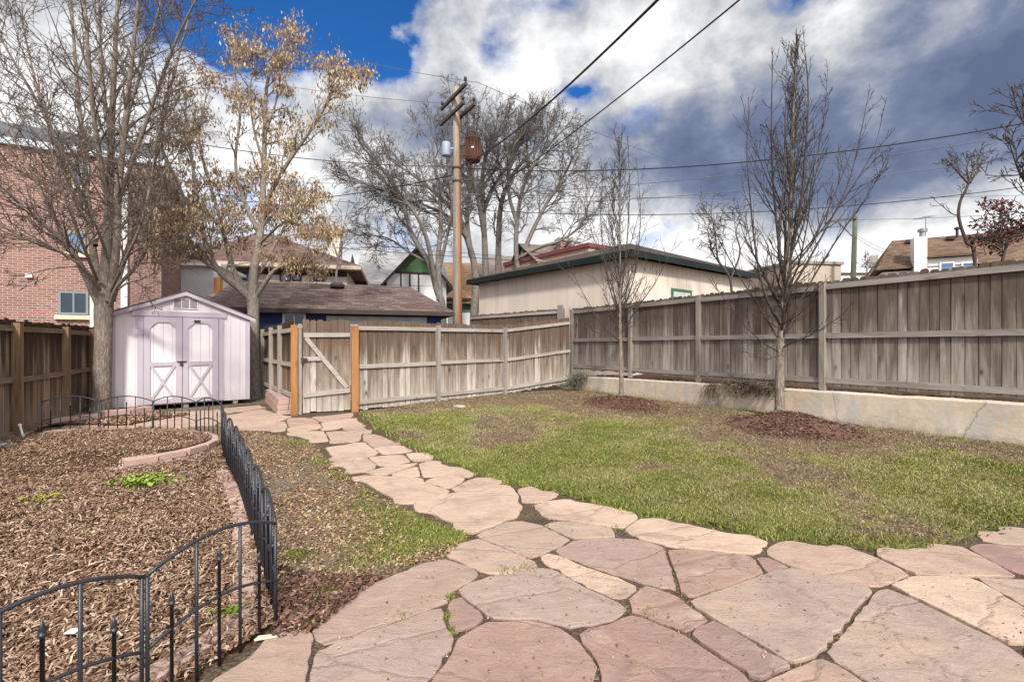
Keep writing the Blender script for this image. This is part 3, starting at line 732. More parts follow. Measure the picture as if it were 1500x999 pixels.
def fence(name, label, A, B, zb, zt, posts, nrm, rails, mats, post_w=.1, post_top=-.05, rail_h=.088, rail_d=.04, bottom_post=-.05, ear=.02, w=.14, post_d=.09):
    """A,B ground line of the board faces; zb/zt = (start,end) board bottoms/tops; posts = distances from A"""
    A = np.array(A, float); B = np.array(B, float); L = np.linalg.norm(B-A); u = (B-A)/L; nrm = np.array(nrm)
    zB = lambda s: zb[0]+(zb[1]-zb[0])*s/L
    zT = lambda s: zt[0]+(zt[1]-zt[0])*s/L
    c = (A+B)/2; t = thing(name, label, 'fence', (c[0], c[1], min(zb)))
    u3 = np.array([u[0], u[1], 0]); n3 = np.array([nrm[0], nrm[1], 0])
    st = [0]+[p for p in posts if .2 < p < L-.2]+[L]
    for a, b in zip(st[:-1], st[1:]):
        m = MB(); boards(m, A+u*a, A+u*b, zB(a), zB(b), zT(a), zT(b), nrm, ear=ear, w=w); m.build('board_panel', mats[0], t)
    ps = sorted(posts)
    for p in ps:
        m = MB(); q = A+u*(p-post_w/2)
        m.box((q[0]+n3[0]*.002, q[1]+n3[1]*.002, zB(p)+bottom_post), u3*post_w, n3*post_d, (0, 0, zT(p)+post_top-zB(p)-bottom_post)); m.build('post', mats[2], t)
    for h in rails:
        for a, b in zip([0]+ps, ps+[L]):
            a2 = a+(post_w/2 if a in ps else 0)+.003; b2 = b-(post_w/2 if b in ps else 0)-.003
            if b2-a2 < .15: continue
            m = MB(); p0 = A+u*a2; k0 = zB(a2)+(zT(a2)-zB(a2))*h; k1 = zB(b2)+(zT(b2)-zB(b2))*h; j = frs.uniform(-.012, .012); d = frs.uniform(.9, 1.1)*rail_d
            e = np.array([p0[0], p0[1], k0+j])+n3*.003
            v = u3*(b2-a2)+np.array([0, 0, k1-k0])
            m.box(e, v, n3*d, (0, 0, rail_h)); m.build('rail', mats[1], t)
    return t

GA = np.array(G2(430, 608)); GB = np.array(G2(520, 603)); BK = np.array(G2(738, 578.5)); CR = np.array([1.86, 15.45])
def nrm_to_cam(A, B):
    d = unit(np.array(B)-np.array(A)); n = np.array([d[1], -d[0]]); mid = (np.array(A)+np.array(B))/2
    return n if n@(-mid) > 0 else -n
# back fence right of the gate
d1 = unit(BK-GB); L1 = np.linalg.norm(BK-GB)
pA = GB+d1*.0
k640 = (640-CX)/F; s640 = (k640*pA[1]-pA[0])/(d1[0]-k640*d1[1])
fence('timber_fence', 'sunlit grey board fence between the gate and the bend in the fence', pA+d1*.07, BK, (.03, .03), (1.99, 2.03), [s640-.07, L1-.07], nrm_to_cam(GB, BK), (.06, .47, .895), (W_BACK, W_BACK_R, W_POST), post_top=-.06)
fence('timber_fence', 'short board fence climbing from the bend up to the concrete wall corner', BK+unit(CR-BK)*.06, CR, (.03, .22), (2.03, 2.33), [], nrm_to_cam(BK, CR), (.06, .47, .895), (W_BACK, W_BACK_R, W_POST))
# side return behind the gate post
SR = np.array(XY(378, 14.2)); dS = unit(SR-GA)
fence('timber_fence', 'brown board fence running back beside the shed from the gate post', GA+dS*.12+np.array([.02, 0]), SR, (.05, .05), (1.98, 1.93), [1.3, 2.5, 3.9], (-dS[1], dS[0]) if True else None, (.16, .5, .88), (W_LEFT, W_BACK_R, W_POST))
# gate with its two new posts
def gate():
    d = unit(GB-GA); n = nrm_to_cam(GA, GB); d3 = np.array([d[0], d[1], 0]); n3 = np.array([n[0], n[1], 0]); L = np.linalg.norm(GB-GA)
    c = (GA+GB)/2; t = thing('timber_gate', 'weathered board gate with diagonal brace between two orange posts', 'gate', (c[0], c[1], 0))
    def px_s(px):
        k = (px-CX)/F; return (k*GA[1]-GA[0])/(d[0]-k*d[1])
    for a, b, w_ in ((426, 436, 0), (514.5, 524.5, 0)):
        m = MB(); q = GA+d*px_s(a); m.box((q[0]+n[0]*.0, q[1]+n[1]*.0, -.05), d3*(px_s(b)-px_s(a)), n3*.13, (0, 0, 1.93)); m.build('gate_post', W_ORANGE, t, label='new orange cedar post')
    m = MB(); q = GA+d*px_s(436.6); m.box((q[0], q[1], -.05), d3*(px_s(442)-px_s(436.6)), n3*.06, (0, 0, 1.96)); m.build('hinge_post', W_POST, t)
    a = px_s(443.2); b = px_s(514)
    m = MB(); boards(m, GA+d*a, GA+d*b, .05, .04, 1.99, 2.0, n, w=.13); m.build('board_panel', W_BACK, t)
    def rail(s0, z0, s1, z1, h, off, nm):
        m = MB(); q = GA+d*s0; m.box(np.array([q[0], q[1], z0])+n3*off, d3*(s1-s0)+np.array([0, 0, z1-z0]), n3*.035, (0, 0, h)); m.build(nm, W_BACK_R, t)
    rail(a+.02, 1.63, b-.02, 1.64, .09, .003, 'rail'); rail(a+.02, .36, b-.02, .43, .10, .003, 'rail'); rail(a+.02, 1.13, a+.36, 1.13, .085, .003, 'latch_board')
    m = MB(); s0, z0, s1, z1 = a+.06, 1.625, b-.08, .535; q0 = GA+d*s0; q1 = GA+d*s1
    p0 = np.array([q0[0], q0[1], z0]); p1 = np.array([q1[0], q1[1], z1]); w_ = np.cross(unit(p1-p0), n3)*.045
    m.prism([p0+w_+n3*.004, p0-w_+n3*.004, p1-w_+n3*.004, p1+w_+n3*.004], n3*.034); m.build('brace', W_BACK_R, t)
    m = MB(); q = GA+d*(a-.03); m.box((q[0]+n[0]*.064, q[1]+n[1]*.064, 1.16), d3*.12, n3*.03, (0, 0, .035)); m.box((q[0]+n[0]*.064, q[1]+n[1]*.064, 1.08), d3*.035, n3*.02, (0, 0, .12)); m.build('latch', IRON, t)
gate()
# right hand fence above the concrete wall
RA = np.array([2.42, 15.36]); rd = np.array([.532, -.847]); rn = np.array([-.847, -.532])
RA0 = RA-rd*.78; RB0 = RA+rd*12.4
fence('timber_fence', 'tall grey dog-eared board fence standing along the concrete retaining wall', RA0, RB0, (.64, .68), (2.66, 2.78), [.06, 2.69, 4.96, 7.79, 10.85, 13.05], rn, (.03, .455, .915), (W_RIGHT, W_RIGHT_R, W_POST), ear=.028, post_top=-.04, rail_h=.1, rail_d=.042, w=.145, bottom_post=-.14)
# neighbour fence running away along the alley beyond the corner
NA = np.array([1.72, 15.75]); NB = np.array(XY(690, 19.2))
fence('timber_fence', 'weathered alley fence seen over the back fence below the beige garage', NB, NA, (.5, .4), (2.62, 2.66), [np.linalg.norm(NA-NB)-.12], nrm_to_cam(NA, NB), (.1, .5, .93), (W_BACK, W_BACK_R, W_POST), post_top=.1, post_w=.2)
# left fence
LA = np.array([-5.9, 3.64]); ld = unit((-.5, 1.0)); LB = LA+ld*10.4
def left_s(px):
    k = (px-CX)/F; return (k*LA[1]-LA[0])/(ld[0]-k*ld[1])
fence('timber_fence', 'dark brown stained board fence along the mulch bed', LA, LB, (.06, .06), (1.87, 1.87), [left_s(-70), left_s(19), left_s(92), left_s(131), left_s(131)+1.5], (ld[1], -ld[0]), (-.01, .455, .895), (W_LEFT, W_LEFT_R, W_POST_L), post_w=.13, post_d=.1)

# ------------------------------------------------------------------ concrete retaining wall
def m_concrete():
    m = Mat('old_concrete', .9, .2); o = m.obj()
    a = m.noise(o, 1.1, 8, .62, .4); b = m.noise(o, 11, 6, .7); s = m.noise(m.vmul(o, (2.5, 2.5, 1.1)), 1.0, 6, .6); z = m.sep(o)[2]
    c = m.ramp(m.math('ADD', m.math('MULTIPLY', a, .65), m.math('MULTIPLY', b, .35)), [(.3, (.36, .255, .165)), (.47, (.56, .45, .33)), (.6, (.64, .55, .44)), (.72, (.70, .65, .58))])
    c = m.mix(m.ramp(s, [(.5, 0.0), (.62, .65)]), c, (.44, .42, .39))
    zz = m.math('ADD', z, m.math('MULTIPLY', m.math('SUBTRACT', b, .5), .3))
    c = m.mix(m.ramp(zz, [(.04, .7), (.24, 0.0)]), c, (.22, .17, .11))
    wv = m.vadd(m.vmul(o, (.42, .42, .12)), m.comb(m.math('MULTIPLY', b, .06), 0.0, 0.0))
    c = m.mix(m.ramp(m.vor(wv, 1.0, 'DISTANCE_TO_EDGE'), [(.001, .6), (.004, 0.0)]), c, (.16, .13, .10))
    m.base(c); m.bump(m.math('ADD', a, m.math('MULTIPLY', b, .5)), .6, .02); return m.m
def ret_wall():
    A = np.array([2.08, 15.34]); B = np.array([9.2, 4.02]); d = unit(B-A); L = np.linalg.norm(B-A); n3 = np.array([-rn[0], -rn[1], 0])
    mb = MB(); k = 60; r = np.random.RandomState(2); V = []; 
    for i in range(k+1):
        s = L*i/k; q = A+d*s; zt = .45+.02*min(1, s/3)+.155*s/9.8+r.normal(0, .004); e = r.normal(0, .0006)
        f = np.array([q[0], q[1], 0])+n3*e
        V += [f+(0, 0, -.1), f+(0, 0, zt-.025), f+n3*.025+(0, 0, zt), f+n3*.24+(0, 0, zt), f+n3*.24+(0, 0, -.1)]
    i = np.arange(k)[:, None]*5; j = np.arange(4)[None, :]
    mb.add(V, np.stack([i+j, i+5+j, i+6+j, i+1+j], -1).reshape(-1, 4), [4, 3, 2, 1, 0], np.arange(5)+k*5)
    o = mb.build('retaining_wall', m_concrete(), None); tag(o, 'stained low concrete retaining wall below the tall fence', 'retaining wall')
    # terrace soil behind it
    m = MB(); off = n3[:2]*.235
    P0 = A+off; P1 = B+off; P2 = B+off*16; P3 = A+off*16
    m.add([(P0[0], P0[1], .43), (P1[0], P1[1], .60), (P2[0], P2[1], .62), (P3[0], P3[1], .47)], [0, 1, 2, 3]); struct('soil', m, MULCH_SOIL, label='narrow soil strip behind the concrete wall')
    rs_ = np.random.RandomState(9); t = rs_.uniform(.05, 1, 2600); p = A+np.outer(t*L, d)+np.outer(rs_.uniform(.2, .42, 2600), n3[:2])
    flake_obj('leaf_litter', p, .47+.16*t, rs_, .03, .07, .5, RED_CHIP, 'bark and dead leaves along the top of the concrete wall', tilt=.5)
    return A, d, L, n3
RW = ret_wall()

# ------------------------------------------------------------------ garden shed
LILAC = m_siding('lilac_siding', (.745, .675, .695), grime=.6); TRIM = m_siding('lilac_trim', (.49, .425, .48), grime=.5); SHED_ROOF = m_plain('shed_roof', (.10, .085, .085), .9, .2)
DOORP = m_siding('door_panel', (.75, .69, .70), grime=.4); VENT = m_plain('vent_mesh', (.24, .225, .225), .7)
def shed():
    FL = np.array([-8.64, 10.3]); FR = np.array([-6.64, 12.07]); u = unit(FR-FL); W = np.linalg.norm(FR-FL); v = np.array([-u[1], u[0]]); D = 2.5
    t = thing('garden_shed', 'pale lilac wooden shed with crossed double doors and shallow gable roof', 'shed', ((FL[0]+FR[0])/2, (FL[1]+FR[1])/2, 0))
    u3 = np.array([u[0], u[1], 0]); v3 = np.array([v[0], v[1], 0]); z3 = np.array([0, 0, 1.])
    Wp = lambda a, b, z: np.array([FL[0], FL[1], 0])+u3*a+v3*b+z3*z
    zb, ze, zp = .1, 2.17, 2.70; mid = W/2
    top = lambda a: ze+(zp-ze)*(1-abs(a-mid)/mid)
    # walls: grooved front strips, plain sides and back
    m = MB(); n = 13; w = W/n
    for i in range(n):
        a0, a1 = i*w+.0025, (i+1)*w-.0025
        pts = [Wp(a0, 0, zb), Wp(a1, 0, zb), Wp(a1, 0, top(a1)-.03), Wp(a0, 0, top(a0)-.03)]
        if a0 < mid < a1: pts.insert(3, Wp(mid, 0, zp-.03))
        m.prism(pts, v3*.015)
    m.prism([Wp(.002, .012, zb), Wp(W-.002, .012, zb), Wp(W-.002, .012, ze-.035), Wp(mid, .012, zp-.04), Wp(.002, .012, ze-.035)], v3*.03)
    for a0, a1 in ((0, .03), (W-.03, W)): m.box(Wp(a0, .045, zb), u3*(a1-a0), v3*(D-.1), z3*(ze-zb-.035))
    m.prism([Wp(0, D-.05, zb), Wp(W, D-.05, zb), Wp(W, D-.05, ze-.03), Wp(mid, D-.05, zp-.03), Wp(0, D-.05, ze-.03)], v3*.03)
    m.build('wall', LILAC, t)
    # roof slabs and fascia
    m = MB(); ov = .13; sl = (zp-ze)/mid
    for sg in (-1, 1):
        a0 = mid; a1 = mid+sg*(mid+ov); z1 = ze-sl*ov
        m.prism([Wp(a0, -.1, zp), Wp(a1, -.1, z1), Wp(a1, -.1, z1+.03), Wp(a0, -.1, zp+.03)], v3*(D+.2))
    rf = m.build('roof', SHED_ROOF, t)
    m = MB()
    for sg in (-1, 1):
        a0 = mid; a1 = mid+sg*(mid+ov*.96); z1 = ze-sl*ov*.96
        m.prism([Wp(a0, -.095, zp-.085), Wp(a1, -.095, z1-.085), Wp(a1, -.095, z1-.003), Wp(a0, -.095, zp-.003)], v3*.025)
    m.build('fascia', TRIM, t)
    for a0, a1 in ((-.012, .07), (W-.085, W+.012)):
        m = MB(); m.box(Wp(a0, -.022, zb), u3*(a1-a0), v3*.02, z3*(ze-zb-.06)); m.build('corner_trim', TRIM, t)
    m = MB(); m.box(Wp(.34, -.047, 2.115), u3*1.82, v3*.045, z3*.12); m.build('header_trim', TRIM, t)
    for a0 in (.44, 2.0):
        m = MB(); m.box(Wp(a0, -.024, zb+.02), u3*.11, v3*.022, z3*(2.11-zb-.02)); m.build('door_jamb', TRIM, t)
    # doors
    for a0, a1, hinge in ((.556, 1.262, 0), (1.275, 1.99, 1)):
        m = MB(); zb2, zt = .13, 2.10; nb = 4; bw = (a1-a0)/nb
        for i in range(nb): m.box(Wp(a0+i*bw+.003, -.02, zb2), u3*(bw-.006), v3*.018, z3*(zt-zb2))
        door = m.build('door', DOORP, t)
        m = MB(); f = -.052; th = v3*.03
        def bar(x0, z0, x1, z1): m.box(Wp(x0, f, z0), u3*(x1-x0), th, z3*(z1-z0))
        bar(a0, zb2, a0+.11, zt); bar(a1-.12, zb2, a1, zt); x0, x1 = a0+.11, a1-.12
        bar(x0, zb2, x1, zb2+.10); bar(x0, zt-.12, x1, zt); bar(x0, .985, x1, 1.075)
        for (xa, xb) in ((x0, x0+.13), (x1, x1-.13)): m.prism([Wp(xa, f, zt-.12), Wp(xb, f, zt-.12), Wp(xa, f, zt-.25)], th)
        m.build('door_trim', TRIM, door); LOC['door_trim'] = LOC[door.name]
        for k in (0, 1):
            m = MB(); p0 = Wp(x0, f+.008, zb2+.1); p1 = Wp(x1, f+.004*k, .985)
            if k: p0, p1 = Wp(x1, f+.003, zb2+.1), Wp(x0, f+.003, .985)
            e = u3*.055
            pts = [p0, p0+e, p1, p1-e] if not k else [p0-e, p0, p1+e, p1]
            m.prism(pts, v3*.016); m.build('brace', TRIM, door)
        if hinge:
            m = MB(); m.box(Wp(a0+.22, -.057, 1.985), u3*.13, v3*.004, z3*.06); m.build('nameplate', IRON, door)
            m = MB(); m.box(Wp(a0-.11, -.066, 1.06), u3*.19, v3*.012, z3*.03); m.box(Wp(a0-.06, -.088, .99), u3*.06, v3*.02, z3*.075); m.build('latch', IRON, door)
    m = MB(); m.box(Wp(mid-.23, -.018, 2.31), u3*.46, v3*.015, z3*.22)
    vt = m.build('gable_vent', VENT, t)
    m = MB()
    for a in (mid-.24, mid-.085, mid+.07, mid+.225): m.box(Wp(a, -.026, 2.30), u3*.016, v3*.025, z3*.24)
    for z in (2.30, 2.525): m.box(Wp(mid-.24, -.0265, z), u3*.48, v3*.026, z3*.016)
    m.build('vent_frame', LILAC, vt)
    for a in (.3, 1.3, W-.35):
        m = MB(); m.box(Wp(a, .02, 0), u3*.1, v3*(D-.1), z3*.1); m.build('skid', W_POST, t)
shed()

# ------------------------------------------------------------------ black metal border fence
BLACK = m_plain('black_metal', (.022, .024, .032), .42, .15, 9, .5)
def garden_fence():
    pts = [tuple(p) for p in NEAR[::-1]]
    nodes = [np.array(p) for p in pts]                      # foreground panels up to the corner
    R2 = np.array([p[:2] for p in RUN]); s = np.concatenate([[0], np.cumsum(np.linalg.norm(np.diff(R2, axis=0), axis=1))])
    for k in range(1, 9):
        q = s[-1]*k/8; nodes.append(np.array([np.interp(q, s, R2[:, 0]), np.interp(q, s, R2[:, 1])]))
    nodes += [np.array(p) for p in FAR[1:]]
    t = thing('metal_border_fence', 'low black metal border fence of arched spear panels round the mulch bed', 'garden fence', (-4.1, 6.75, 0))
    for A, B in zip(nodes[:-1], nodes[1:]):
        L = np.linalg.norm(B-A); u = (B-A)/L; he, hm = .56+frs.uniform(-.008, .008), .645+frs.uniform(-.008, .008); r = .0078
        lean = np.array([frs.uniform(-.012, .012), frs.uniform(-.012, .012)])
        W3 = lambda a, z: (A[0]+u[0]*a+lean[0]*z, A[1]+u[1]*a+lean[1]*z, z)
        def arc(h0, h1): return [W3(L*(i/14)*.985+L*.0075, h0+(h1-h0)*math.sin(math.pi*i/14)**.85) for i in range(15)]
        m = MB()
        m.tube(arc(he, hm), r*1.05, 7, True); m.tube(arc(.26, .335), r*.9, 7, True)
        for a in (L*.0075+.006, L*.9925-.006): m.tube([W3(a, -.02), W3(a, he)], r, 7, True)
        p = m.build('panel', BLACK, t, True)
        hA = lambda f: he+(hm-he)*math.sin(math.pi*f)**.85
        for i in range(1, 6):
            f = i/6; a = L*f; m = MB()
            if i in (2, 4): m.tube([W3(a, -.02), W3(a, hA(f))], r*.95, 7, True)
            else:
                z = .44 if i == 3 else .40
                if i == 3: z = .50
                m.tube([W3(a, -.02), W3(a, z), W3(a, z+.001), W3(a, z+.012), W3(a, z+.013), W3(a, z+.022), W3(a, z+.06)], [r*.95, r*.95, r*1.7, r*1.7, r*.8, r*1.55, .0012], 7, True)
            m.build('picket', BLACK, p, True); 
garden_fence()

# ------------------------------------------------------------------ block edging
BLOCK = m_isle('edging_block', [(.0, (.30, .19, .155)), (.4, (.42, .28, .235)), (.7, (.50, .365, .31)), (1, (.38, .29, .25))], .9, 30)
def m_block():
    m = Mat('cast_block', .9, .2); o = m.obj(); n = m.noise(o, 60, 5, .7); a = m.noise(o, 2.5, 5, .6); r = m.rnd()
    f = m.math('ADD', m.math('MULTIPLY', a, .5), m.math('ADD', m.math('MULTIPLY', n, .25), m.math('MULTIPLY', r, .25)))
    m.base(m.ramp(f, [(.25, (.27, .17, .14)), (.5, (.41, .275, .23)), (.75, (.52, .38, .325))])); m.bump(n, .6, .008); return m.m
BLOCK = m_block()
def block_row(name, label, line, bl, dep, z0, h, courses=1, part='block'):
    p = np.array([q[:2] for q in line]); s = np.concatenate([[0], np.cumsum(np.linalg.norm(np.diff(p, axis=0), axis=1))]); n = max(1, int(s[-1]/bl))
    c = p.mean(0); t = thing(name, label, 'edging', (c[0], c[1], z0))
    for c_ in range(courses):
        for i in range(n):
            f0 = s[-1]*(i+(.5 if c_ % 2 else 0))/n+.004; f1 = min(s[-1], f0+s[-1]/n-.008)
            a = np.array([np.interp(f0, s, p[:, k]) for k in (0, 1)]); b = np.array([np.interp(f1, s, p[:, k]) for k in (0, 1)])
            if np.linalg.norm(b-a) < .05: continue
            d = unit(b-a); nn = np.array([-d[1], d[0]]); zz = z0+c_*h+frs.uniform(-.004, .004); e = .008
            b0 = a-nn*dep/2+nn*frs.uniform(-.008, .008)
            mb = MB(); d3 = np.array([d[0], d[1], 0])*np.linalg.norm(b-a); n3 = np.array([nn[0], nn[1], 0])*dep
            o = np.array([b0[0], b0[1], zz]); du = unit(d3)*e; dn = unit(n3)*e
            lo = [o, o+d3, o+d3+n3, o+n3]; md = [q+(0, 0, h-e-.002) for q in lo]; hi = [o+du+dn, o+d3-du+dn, o+d3+n3-du-dn, o+n3+du-dn]; hi = [q+(0, 0, h-.003) for q in hi]
            mb.add(lo+md+hi, [[3, 2, 1, 0], [0, 1, 5, 4], [1, 2, 6, 5], [2, 3, 7, 6], [3, 0, 4, 7], [4, 5, 9, 8], [5, 6, 10, 9], [6, 7, 11, 10], [7, 4, 8, 11], [8, 9, 10, 11]])
            mb.build(part, BLOCK, t)
block_row('block_edging', 'curved pinkish block edging holding up the raised mulch bed', RING, .30, .19, .0, .078, 2)
block_row('block_edging', 'row of pavers sunk in the mulch inside the metal fence', catmull([(-1.72, 1.75), (-1.50, 2.30), (-1.47, 2.62), (-1.80, 3.2), (-2.4, 4.2), (-3.3, 5.45)], 6), .30, .12, .012, .05)
block_row('block_edging', 'short block edging in front of the big bare tree', [G2(60, 624), G2(145, 616)], .32, .2, 0, .14)
block_row('block_edging', 'pinkish block edging between the bare tree and the shed door', [G2(151, 614), G2(190, 610), G2(219, 606)], .34, .2, 0, .17)
def paver_stack():
    t = thing('paver_steps', 'stack of long red pavers leaning against the fence beside the gate post', 'steps', (*G2(405, 600), 0))
    a = np.array(G2(406, 608.5)); b = np.array(G2(388, 589)); d = unit(b-a); L = np.linalg.norm(b-a); n = np.array([d[1], -d[0]])
    for k in range(3):
        for i in range(2):
            m = MB(); q = a+n*(.01*k+i*.27+frs.uniform(-.01, .01)-i*.055); m.box((q[0], q[1], k*.112), np.array([d[0], d[1], 0])*(L-.02*k), np.array([n[0], n[1], 0])*.205, (0, 0, .105)); m.build('paver', BLOCK, t)
paver_stack()
# small things
WHITE = m_plain('white_plastic', (.72, .71, .68), .5, .05)
m = MB(); a = np.array(P(36, 646, 7.3)); m.tube([(a[0], a[1], 0.0), (a[0]-.17, a[1]+.1, .22)], .014, 8, True); m.tube([(a[0]-.17, a[1]+.1, .22), (a[0]-.19, a[1]+.11, .245)], .022, 8, True)
tag(m.build('riser_pipe', WHITE), 'short white plastic pipe sticking out of the mulch by the brown fence', 'pipe')
m = MB(); g = np.array(G(393, 944)); m.prism([g+(-.06, -.02, .03), g+(.055, .01, .034), g+(.06, .03, .034), g+(-.055, .012, .03)], (0, 0, .009)); tag(m.build('wood_offcut', m_plain('raw_wood', (.62, .52, .42))), 'pale wood offcut lying by the metal fence corner', 'offcut')
m = MB(); g = np.array(G(106, 948)); m.prism([g+(-.03, -.015, .075), g+(.03, -.02, .08), g+(.035, .015, .085), g+(-.02, .02, .08)], (0, 0, .004)); tag(m.build('paper_scrap', WHITE), 'white paper scrap on the bark mulch', 'scrap')
m = MB(); g = np.array(G(6, 664)); m.prism([g+(-.16, -.07, .06), g+(.12, -.05, .06), g+(.12, .05, .07), g+(-.1, .08, .07)], (0, 0, .06)); tag(m.build('stone', m_plain('pale_stone', (.6, .57, .52))), 'pale flat stone at the foot of the brown fence', 'stone')
m = MB(); g = np.array(G(673, 597)); 
m.lathe((g[0], g[1], 0), [(.14, -.02), (.15, .03), (.13, .05), (.02, .055)], 14); tag(m.build('lawn_cap', m_plain('grey_cap', (.38, .36, .33))), 'round grey concrete cap set in the lawn', 'cap')
def weed(px, py, z, R, n, label, cols, hh=.05):
    mt = m_isle('weed_leaf', cols, .7); r = np.random.RandomState(int(px)); g = np.array(G2(px, py, z)); mb = MB()
    p = g+r.normal(0, R/2, (n, 2))*np.array([1.2, .8]); v, q = flakes(p, z, r, .02, .045, .8, tilt=.45, curl=.1)
    v[:, 2] += np.repeat(r.uniform(0, hh, n), 6); mb.add(v, q); o = mb.build('weed', mt); tag(o, label, 'weed', None, 'stuff' if n < 100 else None)
GRN = [(.0, (.08, .13, .02)), (.5, (.20, .28, .035)), (1, (.34, .41, .08))]
weed(209, 711, .05, .21, 330, 'bright green leafy weed patch in front of the curved block edging', GRN, .09)
weed(63, 733, .05, .17, 70, 'sparse yellow green weed in the mulch near the brown fence', [(.0, (.16, .16, .02)), (1, (.42, .38, .10))])
weed(333, 905, .03, .06, 40, 'tiny pale green weed by the pavers inside the metal fence', GRN)
# dead creeper on the retaining wall and grey shrub in the corner
def creeper(name, label, c0, c1, n, hang, mat, seed, Lr=(.15, .4)):
    r = np.random.RandomState(seed); mb = MB(); A = np.array(c0); B = np.array(c1)
    for i in range(n):
        f = r.rand(); p = A+(B-A)*f+np.array([r.normal(0, .05), r.normal(0, .05), r.uniform(0, .05)]); L = r.uniform(*Lr); d = np.array([r.normal(0, .6), r.normal(0, .6), r.uniform(.1, .7)])+np.array([RW[3][0], RW[3][1], 0])*-.5; d = unit(d)
        q = [p]
        for k in range(5): d = unit(d+r.normal(0, .3, 3)+np.array([0, 0, -hang])); q.append(q[-1]+d*L/5)
        mb.tube(q, np.linspace(.006, .0025, 6), 3)
        w = np.array(q)
        for j in (2, 3, 4, 5):
            a = r.normal(0, 1, 3); a = unit(a)*.022; b = unit(np.cross(a, r.normal(0, 1, 3)))*.014
            mb.add([w[j]-a, w[j]+b, w[j]+a, w[j]-b], [0, 1, 2, 3])
    o = mb.build(name, mat); return tag(o, label, 'plant')
CREEP = m_isle('dry_creeper', [(.0, (.06, .045, .03)), (.5, (.14, .105, .075)), (1, (.25, .20, .15))])
A, d, L, n3 = RW
def on_wall(px, off=.06, dz=0.0):
    k = (px-CX)/F; s = (k*A[1]-A[0])/(d[0]-k*d[1]); q = A+d*s+n3[:2]*off; return np.array([q[0], q[1], .46+.155*s/9.8+dz])
creeper('dry_creeper', 'dry brown creeper spilling over the wall behind the taller young tree', on_wall(1068), on_wall(1140), 420, .35, CREEP, 3)
creeper('dry_creeper', 'thin dry vine hanging down the wall face between the young trees', on_wall(1044, -.02, -.02), on_wall(1050, -.02, -.02), 60, .8, CREEP, 4, (.3, .5))
creeper('low_shrub', 'grey green scraggly shrub in the corner where fence meets wall', np.array([1.9, 14.9, .12]), np.array([2.25, 14.95, .42]), 260, -.05, m_isle('shrub_leaf', [(.0, (.07, .07, .05)), (1, (.24, .23, .18))]), 5, (.2, .45))
# ------------------------------------------------------------------ bare trees
class Tree:
    def __init__(s, seed): s.r = random.Random(seed); s.big = []; s.small = []; s.tips = []
    def rv(s): return Vector((s.r.gauss(0, 1), s.r.gauss(0, 1), s.r.gauss(0, 1)))
    def turn(s, d, ang):
        ax = d.cross(s.rv())
        if ax.length < 1e-6: ax = Vector((1, 0, 0))
        return Quaternion(ax.normalized(), ang) @ d
    def twig(s, p, d, L, r, lvl, S):
        k = S['seg'][lvl]; st = L/k; pts = [p.copy()]; rs = [r]; dirs = [d.copy()]
        for i in range(k):
            d = (d + s.rv()*S['wander'] + Vector((0, 0, S['trop'][lvl]))).normalized(); p = p+d*st
            pts.append(p.copy()); rs.append(max(S['rmin'], r*(1-.8*(i+1)/k))); dirs.append(d.copy())
        s.small.append((pts, rs))
        if lvl < S['max']:
            n = S['n'][lvl]; n = int(n+s.r.random()) if n != int(n) else int(n)
            for j in range(n):
                t = .15+.83*(j+s.r.random())/n; x = t*k; i = min(k-1, int(x)); f = x-i
                q = pts[i].lerp(pts[i+1], f); rr = rs[i]*(1-f)+rs[i+1]*f
                s.twig(q, s.turn(dirs[i+1], math.radians(s.r.uniform(*S['ang']))), L*s.r.uniform(*S['ratio'])*(1.15-.55*t), max(S['rmin'], rr*.72), lvl+1, S)
        else: s.tips.append((pts[-1], dirs[-1]))
    def limb(s, pts, r0, r1, nch, Lc, S, t0=.2, lvl=0, big=True, ang=None, endL=None, up=0.0, side=None):
        c = catmull(pts, 6); k = len(c); rr = np.linspace(r0, r1, k)
        (s.big if big else s.small).append(([Vector(q) for q in c], list(rr)))
        for j in range(nch):
            t = t0+(1-t0)*(j+s.r.random())/nch; i = min(k-2, int(t*(k-1))); q = Vector(c[i]).lerp(Vector(c[i+1]), t*(k-1)-i); d = Vector(c[i+1]-c[i]).normalized()
            a = math.radians(s.r.uniform(*(ang or S['ang'])))
            dd = s.turn(d, a)
            if up: dd = (dd+Vector((0, 0, up))).normalized()
            L = (Lc[0]+(Lc[1]-Lc[0])*t)*s.r.uniform(.65, 1.3)
            s.twig(q, dd, L, max(S['rmin'], min(rr[i]*.5, S['rch'])), lvl, S)
        d = Vector(c[-1]-c[-2]).normalized(); s.twig(Vector(c[-1]), d, endL or (Lc[1]*.9), r1, lvl, S)
    def build(s, name, label, mat, twig_mat=None, loc=None, group=None, n_big=9, big_cut=.03, crown='crown'):
        loc = loc or tuple(s.big[0][0][0]); t = thing(name, label, 'tree', loc, group)
        mb = MB()
        for p, r in s.big: mb.tube(p, r, n_big)
        mb.build('trunk', mat, t, True)
        mb = MB()
        for p, r in s.small: mb.tube(p, r, 5 if r[0] > big_cut else (4 if r[0] > big_cut/3 else 3))
        mb.build(crown, twig_mat or mat, t, True)
        return t
BARK_A = m_bark('grey_brown_bark', (.14, .11, .085), (.26, .21, .17), (.37, .32, .27))
TWIG_A = m_bark('brown_twig', (.13, .095, .075), (.20, .155, .125), (.28, .23, .19), 2)
BARK_B = m_bark('pale_bark', (.20, .165, .13), (.32, .275, .23), (.44, .39, .335))
BARK_P = m_bark('pear_bark', (.16, .125, .10), (.28, .225, .18), (.40, .34, .28))
TWIG_P = m_bark('pear_twig', (.062, .048, .042), (.10, .079, .069), (.155, .124, .108), 2)
